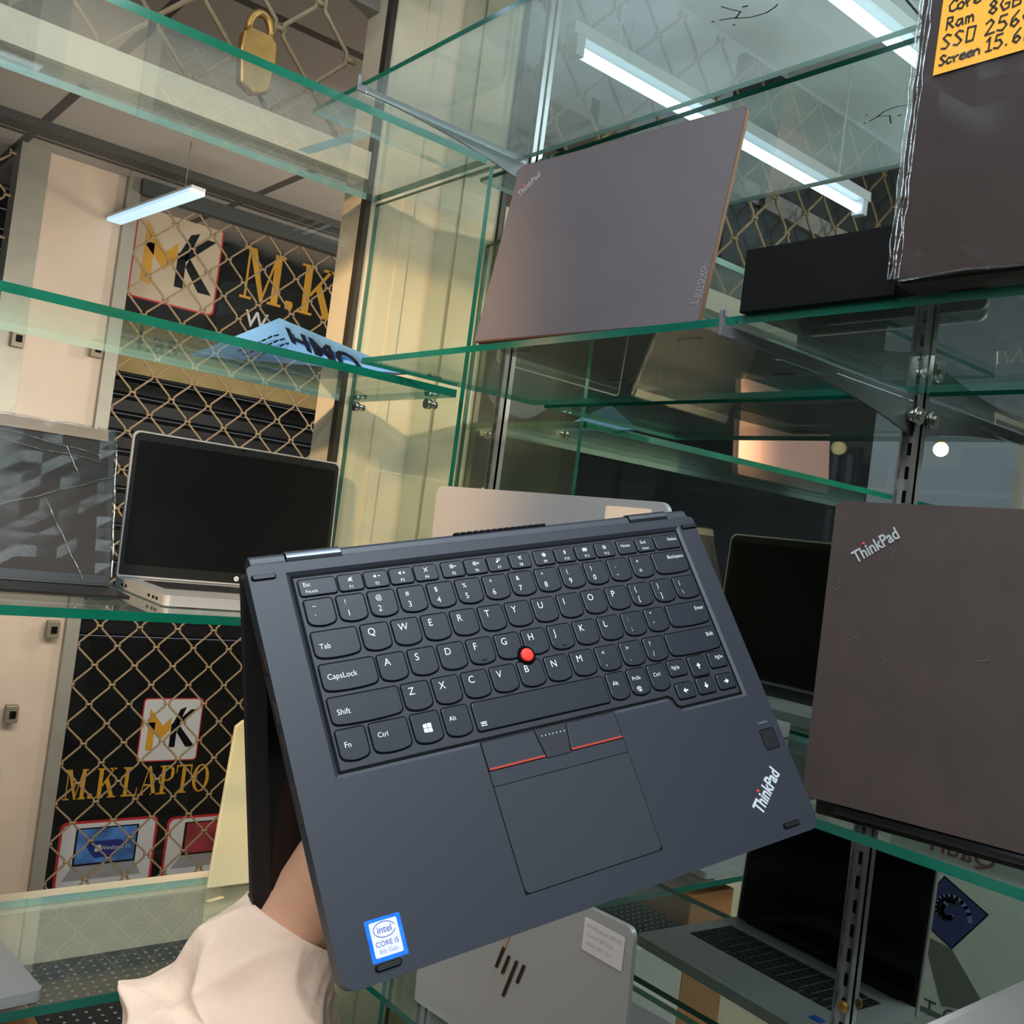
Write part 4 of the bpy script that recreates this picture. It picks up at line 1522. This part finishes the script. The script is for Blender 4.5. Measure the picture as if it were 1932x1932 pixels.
def arrow(ang):
    def f(bm, a, b, c, d):
        M = Matrix.Translation(((a + c) / 2, (b + d) / 2, KT + .00008)) @ Matrix.Rotation(math.radians(ang), 4, 'Z')
        flat(bm, [(0, .0020), (-.0018, -.0001), (.0018, -.0001)], 0, 2, M)
        flat(bm, [(-.00045, -.0002), (-.00045, -.0019), (.00045, -.0019), (.00045, -.0002)], 0, 2, M)
    return f


ka, kb_, kc = -.0670, -.0783, -.0925
key(.1990, -.0774, .2127, ka, [('PgUp', .0022, .0048, .0032)], 0)
key(.2165, -.0805, .2302, ka, [arrow(0)], 0)
key(.2340, -.0774, .2478, ka, [('PgDn', -.0018, .0038, .0032)], 0)
key(.1990, kc, .2127, -.0826, [arrow(90)], 0)
key(.2165, kc, .2302, -.0820, [arrow(180)], 0)
key(.2340, kc, .2478, -.0826, [arrow(-90)], 0)
# function row
I_ = Matrix.Identity(4)
ZT = KT + .00008


def ic(kind):
    def f(bm, a, b, c, d):
        x, y = (a + c) / 2, (b + d) / 2 + .0018
        s = .0011
        rb = lambda pts, w=.00017: ribbon(bm, [(x + p[0] * s, y + p[1] * s) for p in pts], w, I_, 2, ZT)
        if kind in ('mute', 'vol-', 'vol+'):
            o = -.6 if kind != 'mute' else -.1
            flat(bm, [(x + (o - 1) * s, y - .4 * s), (x + (o - .4) * s, y - .4 * s), (x + (o + .4) * s, y - 1.1 * s), (x + (o + .4) * s, y + 1.1 * s), (x + (o - .4) * s, y + .4 * s), (x + (o - 1) * s, y + .4 * s)], ZT, 2)
            if kind == 'mute':
                rb([(-1.2, -1.1), (1.2, 1.1)])
                rb([(-.2, 1.1), (1.0, -1.1)])
        if kind in ('mic',):
            rb([(-1, -1.1), (1.1, 1.2)], .0002)
            rb([(-1, 1.1), (.9, -1.0)], .0002)
        if kind.startswith('sun'):
            rb([(-.6 + .6 * math.cos(k * .7), .6 * math.sin(k * .7)) for k in range(10)])
            for k in range(8):
                rb([(-.6 + .9 * math.cos(k * PI / 4), .9 * math.sin(k * PI / 4)), (-.6 + 1.3 * math.cos(k * PI / 4), 1.3 * math.sin(k * PI / 4))])
        if kind[-1] in '+-':
            rb([(1.0, 0), (2.2, 0)], .0002)
        if kind[-1] == '+':
            rb([(1.6, -.6), (1.6, .6)], .0002)
        if kind == 'disp':
            rb([(-.2, .1), (-.2, 1.2), (1.3, 1.2), (1.3, .1), (-.2, .1)])
            flat(bm, [(x - 1.4 * s, y - 1.1 * s), (x - .1 * s, y - 1.1 * s), (x - .1 * s, y - .1 * s), (x - 1.4 * s, y - .1 * s)], ZT, 2)
        if kind == 'air':
            for q in (0, 1):
                rb([(-1.1 + q * 1.2, .8), (-.1 + q, -1.0)])
                rb([(-.4 + q * .8, .2), (.4 + q * .6, 1.1)])
        if kind == 'gear':
            rb([(.6 * math.cos(k * .7), .6 * math.sin(k * .7)) for k in range(10)], .0003)
            for k in range(8):
                rb([(.9 * math.cos(k * PI / 4), .9 * math.sin(k * PI / 4)), (1.25 * math.cos(k * PI / 4), 1.25 * math.sin(k * PI / 4))], .00024)
        if kind == 'bt':
            rb([(-.6, .6), (.6, -.5), (0, -1.2), (0, 1.2), (.6, .5), (-.6, -.6)])
        if kind == 'kbd':
            rb([(-1.4, -.9), (1.4, -.9), (1.4, .9), (-1.4, .9), (-1.4, -.9)])
            for q in (-.4, .1, .5):
                rb([(-1.1, q), (1.1, q)], .00015)
        if kind == 'star':
            rb([((1.4 if k % 2 == 0 else .6) * math.sin(k * PI / 5), (1.4 if k % 2 == 0 else .6) * math.cos(k * PI / 5)) for k in range(11)])
    return f


fy0, fy1 = .0107, .0206
x = -.0278
spec = [(.0234, [('Esc', .0024, .0032, .0036), ('FnLock', .0030, .0074, .0026)])]
FROW = (('F1', 'mute'), ('F2', 'vol-'), ('F3', 'vol+'), ('F4', 'mic'), None, ('F5', 'sun-'), ('F6', 'sun+'), ('F7', 'disp'), ('F8', 'air'), None, ('F9', 'gear'), ('F10', 'bt'), ('F11', 'kbd'), ('F12', 'star'), None)
key(-.0278, fy0, -.0060, fy1, spec[0][1], 0, .0007)
x = -.0044
for it in FROW:
    if it is None:
        x += .0022
        continue
    key(x, fy0, x + .0146, fy1, [ic(it[1]), (it[0], .0058, .0078, .0028)], 0, .0007)
    x += .0161
key(x, fy0, x + .0146, fy1, [('Home', .0025, .0040, .0032)], 0, .0007)
x += .0161
key(x, fy0, x + .0146, fy1, [('End', .0035, .0032, .0032), ('Insert', .0035, .0076, .0026)], 0, .0007)
x += .0161
key(x, fy0, .2487, fy1, [('Delete', -.0016, .0034, .0032)], 0, .0007)
# red pointing nub
bm = NB()
tube(bm, [(NUB[0], NUB[1], -.0016), (NUB[0], NUB[1], .0012)], .0040, 20)
dome(bm, (NUB[0], NUB[1], .0012), .0042, .0012, 24)
obj('pointing_stick', bm, RED, held)
# click buttons and touchpad
bm = NB()
bx(bm, (.0524, -.1744, .00002), (.1468, -.0903, .00006))
obj('pad_seam', bm, BLACK, held)
bt = [('left', [(.0530, -.0908), (.0880, -.0908), (.0905, -.1066), (.0530, -.1066)]), ('right', [(.1110, -.0908), (.1462, -.0908), (.1462, -.1066), (.1085, -.1066)])]
for nm, pl in bt:
    bm = NB()
    prism(bm, pl, 0, .0007)
    bb = obj('click_button', bm, DECK, held, bevel=.0003)
    bm = NB()
    x0, x1 = (min(pl[3][0], pl[0][0]), pl[2][0]) if nm == 'left' else (pl[3][0], pl[2][0])
    bx(bm, (x0 + .0004, -.1068, .0006), (x1 - .0004, -.1056, .0010))
    obj('red_stripe', bm, REDLINE, bb)
bm = NB()
prism(bm, [(.0885, -.0908), (.1105, -.0908), (.1076, -.1078), (.0914, -.1078)], 0, .0008)
bb = obj('click_button', bm, mat('mid_button', (30, 31, 36), .5), held, bevel=.0003)
bm = NB()
for k in range(7):
    prism(bm, [(.0920 + k * .0026 + .0004 * math.cos(a * PI / 4), -.0948 + .0004 * math.sin(a * PI / 4)) for a in range(8)], .0008, .0011)
obj('raised_dot', bm, mat('dot_blue', (180, 188, 220), .4), bb)
bm = NB()
prism(bm, rrect(.0529, -.1157, .1463, -.1072, .0003), 0, .0003)
obj('touchpad_rim', bm, DECK, held)
bm = NB()
prism(bm, rrect(.0529, -.1739, .1463, -.1161, (.0005, .0005, .003, .003)), 0, .0003)
obj('touchpad', bm, mat('touchpad_dark', (40, 45, 50), .45), held)
# fingerprint reader, lamp, rubber bumpers, badge, sticker
bm = NB()
prism(bm, rrect(.2506, -.1374, .2633, -.1236, .0014), .0, .00006, mi=1)
prism(bm, rrect(.2512, -.1368, .2627, -.1242, .0012), .0, .0001)
obj('fingerprint_reader', bm, [mat('reader_dark', (24, 26, 30), .4), BLACK], held)
bm = NB()
prism(bm, rrect(.2522, -.1200, .2606, -.1188, .0005), 0, .00025)
obj('status_lamp', bm, mat('lamp_grey', (84, 84, 90), .4), held)
for cx, cy in ((-.0462, .0250), (.2622, .0250), (-.0302, -.1848), (.2465, -.1840)):
    bm = NB()
    prism(bm, rrect(cx - .0072, cy - .0017, cx + .0072, cy + .0017, .0016), 0, .0004, mi=1)
    prism(bm, rrect(cx - .0062, cy - .0012, cx + .0062, cy + .0012, .0011), 0, .0013)
    obj('rubber_bumper', bm, [mat('bumper', (20, 20, 22), .45), BLACK], held, bevel=.0003)
bm = NB()
M = Matrix.Translation((.2378, -.1605, .0003)) @ Matrix.Rotation(math.radians(37.5), 4, 'Z')
text(bm, 'ThinkPad', .0118, M, 0, bold=.03, sx=.76)
dome(bm, (-.0048, .0052, 0), .0010, .0006, 12, 1, M=M, k=3)
logo = obj('badge', bm, [mat('badge_white', (216, 220, 226), .35, .4), RED], held)
bm = NB()
M = Matrix.Translation((-.0280, -.1726, .0)) @ Matrix.Rotation(math.radians(-1), 4, 'Z')
prism(bm, rrect(-.0095, -.0100, .0095, .0100, .0008), 0, .00015, mi=0, M=M)
prism(bm, rrect(-.0074, -.0080, .0074, .0084, .0008), 0, .00022, mi=1, M=M)
text(bm, 'intel', .0046, M @ Matrix.Translation((0, .0042, .0003)), 2, bold=.006)
ribbon(bm, [(.0058 * math.cos(k * 2 * PI / 20), .0042 + .0036 * math.sin(k * 2 * PI / 20)) for k in range(1, 20)], .00018, M, 2, .0003)
text(bm, 'CORE i5', .0034, M @ Matrix.Translation((0, -.0022, .0003)), 2, bold=.004)
text(bm, '8th Gen', .0030, M @ Matrix.Translation((0, -.0056, .0003)), 3)
obj('processor_sticker', bm, [mat('sticker_blue', (30, 110, 235), .25, noise=.35, nscale=120), mat('sticker_silver', (206, 204, 208), .4), mat('sticker_ink', (70, 84, 176), .5), mat('sticker_ink_pale', (140, 150, 205), .5)], held)
# hinge spine: rear edge bar with vents, two steel hinges
bm = NB()
sec = [(YT, -.0002), (YT + .0015, -.0008), (YT + .0045, -.0012), (YT + .0068, -.0035), (YT + .0072, -.0075), (YT + .0050, -.0112), (YT - .001, -.0120)]
MX = Matrix(((0, 0, 1, 0), (1, 0, 0, 0), (0, 1, 0, 0), (0, 0, 0, 1)))
for a, b in ((XL + .003, -.0312), (.0022, .2136), (.2476, XR - .004)):
    prism(bm, sec, a, b, M=MX)
obj('hinge_spine', bm, DECK, held, bevel=.0005)
for a, b in ((-.0308, .0018), (.2140, .2472)):
    bm = NB()
    prism(bm, [(YT - .0006, -.0008)] + [(YT + .0030 + .0052 * math.cos(math.radians(d)), -.0056 + .0058 * math.sin(math.radians(d))) for d in range(110, -100, -15)], a, b, M=MX)
    obj('hinge', bm, HINGEM, held, smooth=False, bevel=.0003)
bm = NB()
for k in range(15):
    xx = .0790 + k * .0046
    bx(bm, (xx, YT + .0062, -.0068), (xx + .0034, YT + .0078, -.0022))
obj('rear_vent', bm, BLACK, held)
# the lid, folded back behind the base
LA = math.radians(38)
LM = Matrix.Translation((0, YT + .002, -BT - .0015)) @ Matrix.Rotation(PI + LA, 4, 'X')
bm = NB()
prism(bm, rrect(XL, 0.001, XR, .222, (.008, .008, .002, .002)), -.0062, 0, M=None)
lid = obj('lid', bm, mat('lid_black', (26, 24, 24), .5, spec=.4), held, LM, bevel=.0012)
bm = NB()
prism(bm, rrect(XL + .012, .018, XR - .012, .208, .001), -.0068, -.0060)
obj('screen', bm, SCREEN, lid)

# ------------------------------------------------------------------ the arm that holds it
def lp(x, y, z):
    return HM @ Vector((x, y, z))


w0 = cdep(360, 2140, .560)
w1 = cdep(450, 1900, .595)
wr = cdep(572, 1712, .618)
h0 = lp(.012, -.098, -.046)
h1 = lp(.050, -.070, -.0365)
nodes = [(w0, .027), (w1, .027), (wr, .0272), (h0, .027), (h1, .023)]
edges = [(0, 1), (1, 2), (2, 3), (3, 4)]
fing = [[(.075, -.040, -.026), (.098, -.030, -.020), (.118, -.030, -.0206)],
        [(.083, -.056, -.027), (.110, -.050, -.020), (.132, -.052, -.0206)],
        [(.082, -.074, -.028), (.108, -.071, -.020), (.129, -.075, -.0206)],
        [(.073, -.090, -.030), (.094, -.092, -.021), (.110, -.097, -.0206)]]
th = [(.020, -.060, -.036), (.030, -.034, -.026), (.040, -.012, -.0205)]
me = bpy.data.meshes.new('person')
vs = [n[0] for n in nodes]
rs = [n[1] for n in nodes]
for fg in fing:
    prev = 4
    for k, p in enumerate(fg):
        vs.append(lp(*p))
        rs.append((.0100, .0088, .0078)[k])
        edges.append((prev, len(vs) - 1))
        prev = len(vs) - 1
prev = 3
for k, p in enumerate(th):
    vs.append(lp(*p))
    rs.append((.0130, .0105, .0090)[k])
    edges.append((prev, len(vs) - 1))
    prev = len(vs) - 1
me.from_pydata(vs, edges, [])
person = bpy.data.objects.new('person', me)
C.objects.link(person)
sk = person.modifiers.new('skin', 'SKIN')
sk.use_smooth_shade = True
sv = me.skin_vertices[0].data
for k, r in enumerate(rs):
    sv[k].radius = (r, r)
    sv[k].use_root = (k == 0)
sb = person.modifiers.new('sub', 'SUBSURF')
sb.levels = 2
sb.render_levels = 2
me.materials.append(SKIN)
tag(person, 'person, only the wrist and cream sleeve of the arm holding the black laptop', 'person')
# sleeve: folded cloth tube along the forearm, open at the wrist
def catmull(P, n):
    out = []
    for i in range(len(P) - 1):
        p0, p1, p2, p3 = P[max(i - 1, 0)], P[i], P[i + 1], P[min(i + 2, len(P) - 1)]
        for k in range(n):
            s = k / n
            out.append(0.5 * ((2 * p1) + (p2 - p0) * s + (2 * p0 - 5 * p1 + 4 * p2 - p3) * s * s + (3 * p1 - p0 - 3 * p2 + p3) * s ** 3))
    out.append(P[-1])
    return out


cp = [cdep(552, 1738, .618), cdep(500, 1822, .610), cdep(462, 1935, .600), cdep(400, 2080, .580), cdep(330, 2250, .560)]
path = catmull(cp, 16)
bm = NB()
rings = []
nseg = 120
up = None
view = Vector(-RW[:, 2])
for i, p in enumerate(path):
    s = i / (len(path) - 1)
    tdir = (path[min(i + 1, len(path) - 1)] - path[max(i - 1, 0)]).normalized()
    side = tdir.cross(view).normalized()
    nrm = side.cross(tdir).normalized()
    base_r = .0338 + .041 * min(1.0, (s * 1.75)) ** 1.1
    ring = []
    for k in range(nseg):
        a = 2 * PI * k / nseg
        amp = min(1.3, s * 4.0)
        rg = lambda x: 1.0 - 2.0 * abs(math.sin(x * .5)) ** .8
        r = base_r
        r += amp * (.0062 * rg(3 * a + 5.0 * s + .6) + .0046 * rg(5 * a - 9.0 * s + 1.2 * math.sin(5 * s)) + .0018 * rg(9 * a + 13 * s + 2.0 * math.sin(2 * a)))
        r += 0.0040 * amp * rg(22 * s + 2.0 * math.sin(2 * a + 1)) * (0.5 + .5 * math.cos(a - 2.2))
        ring.append(bm.verts.new(p + side * (math.cos(a) * r) + nrm * (math.sin(a) * r * .92)))
    rings.append(ring)
for a, b in zip(rings, rings[1:]):
    for k in range(nseg):
        f = bm.faces.new((a[k], a[(k + 1) % nseg], b[(k + 1) % nseg], b[k]))
        f.smooth = True
sleeve = obj('sleeve', bm, CLOTH, person)
so = sleeve.modifiers.new('thick', 'SOLIDIFY')
so.thickness = .0016
so.offset = -1
ss = sleeve.modifiers.new('sub', 'SUBSURF')
ss.levels = 1
ss.render_levels = 1

# ------------------------------------------------------------------ stand the whole room on its floor
for o in list(C.objects):
    if o.parent is None:
        mw = o.matrix_basis.copy()
        mw.translation.z += ZUP
        o.matrix_basis = mw
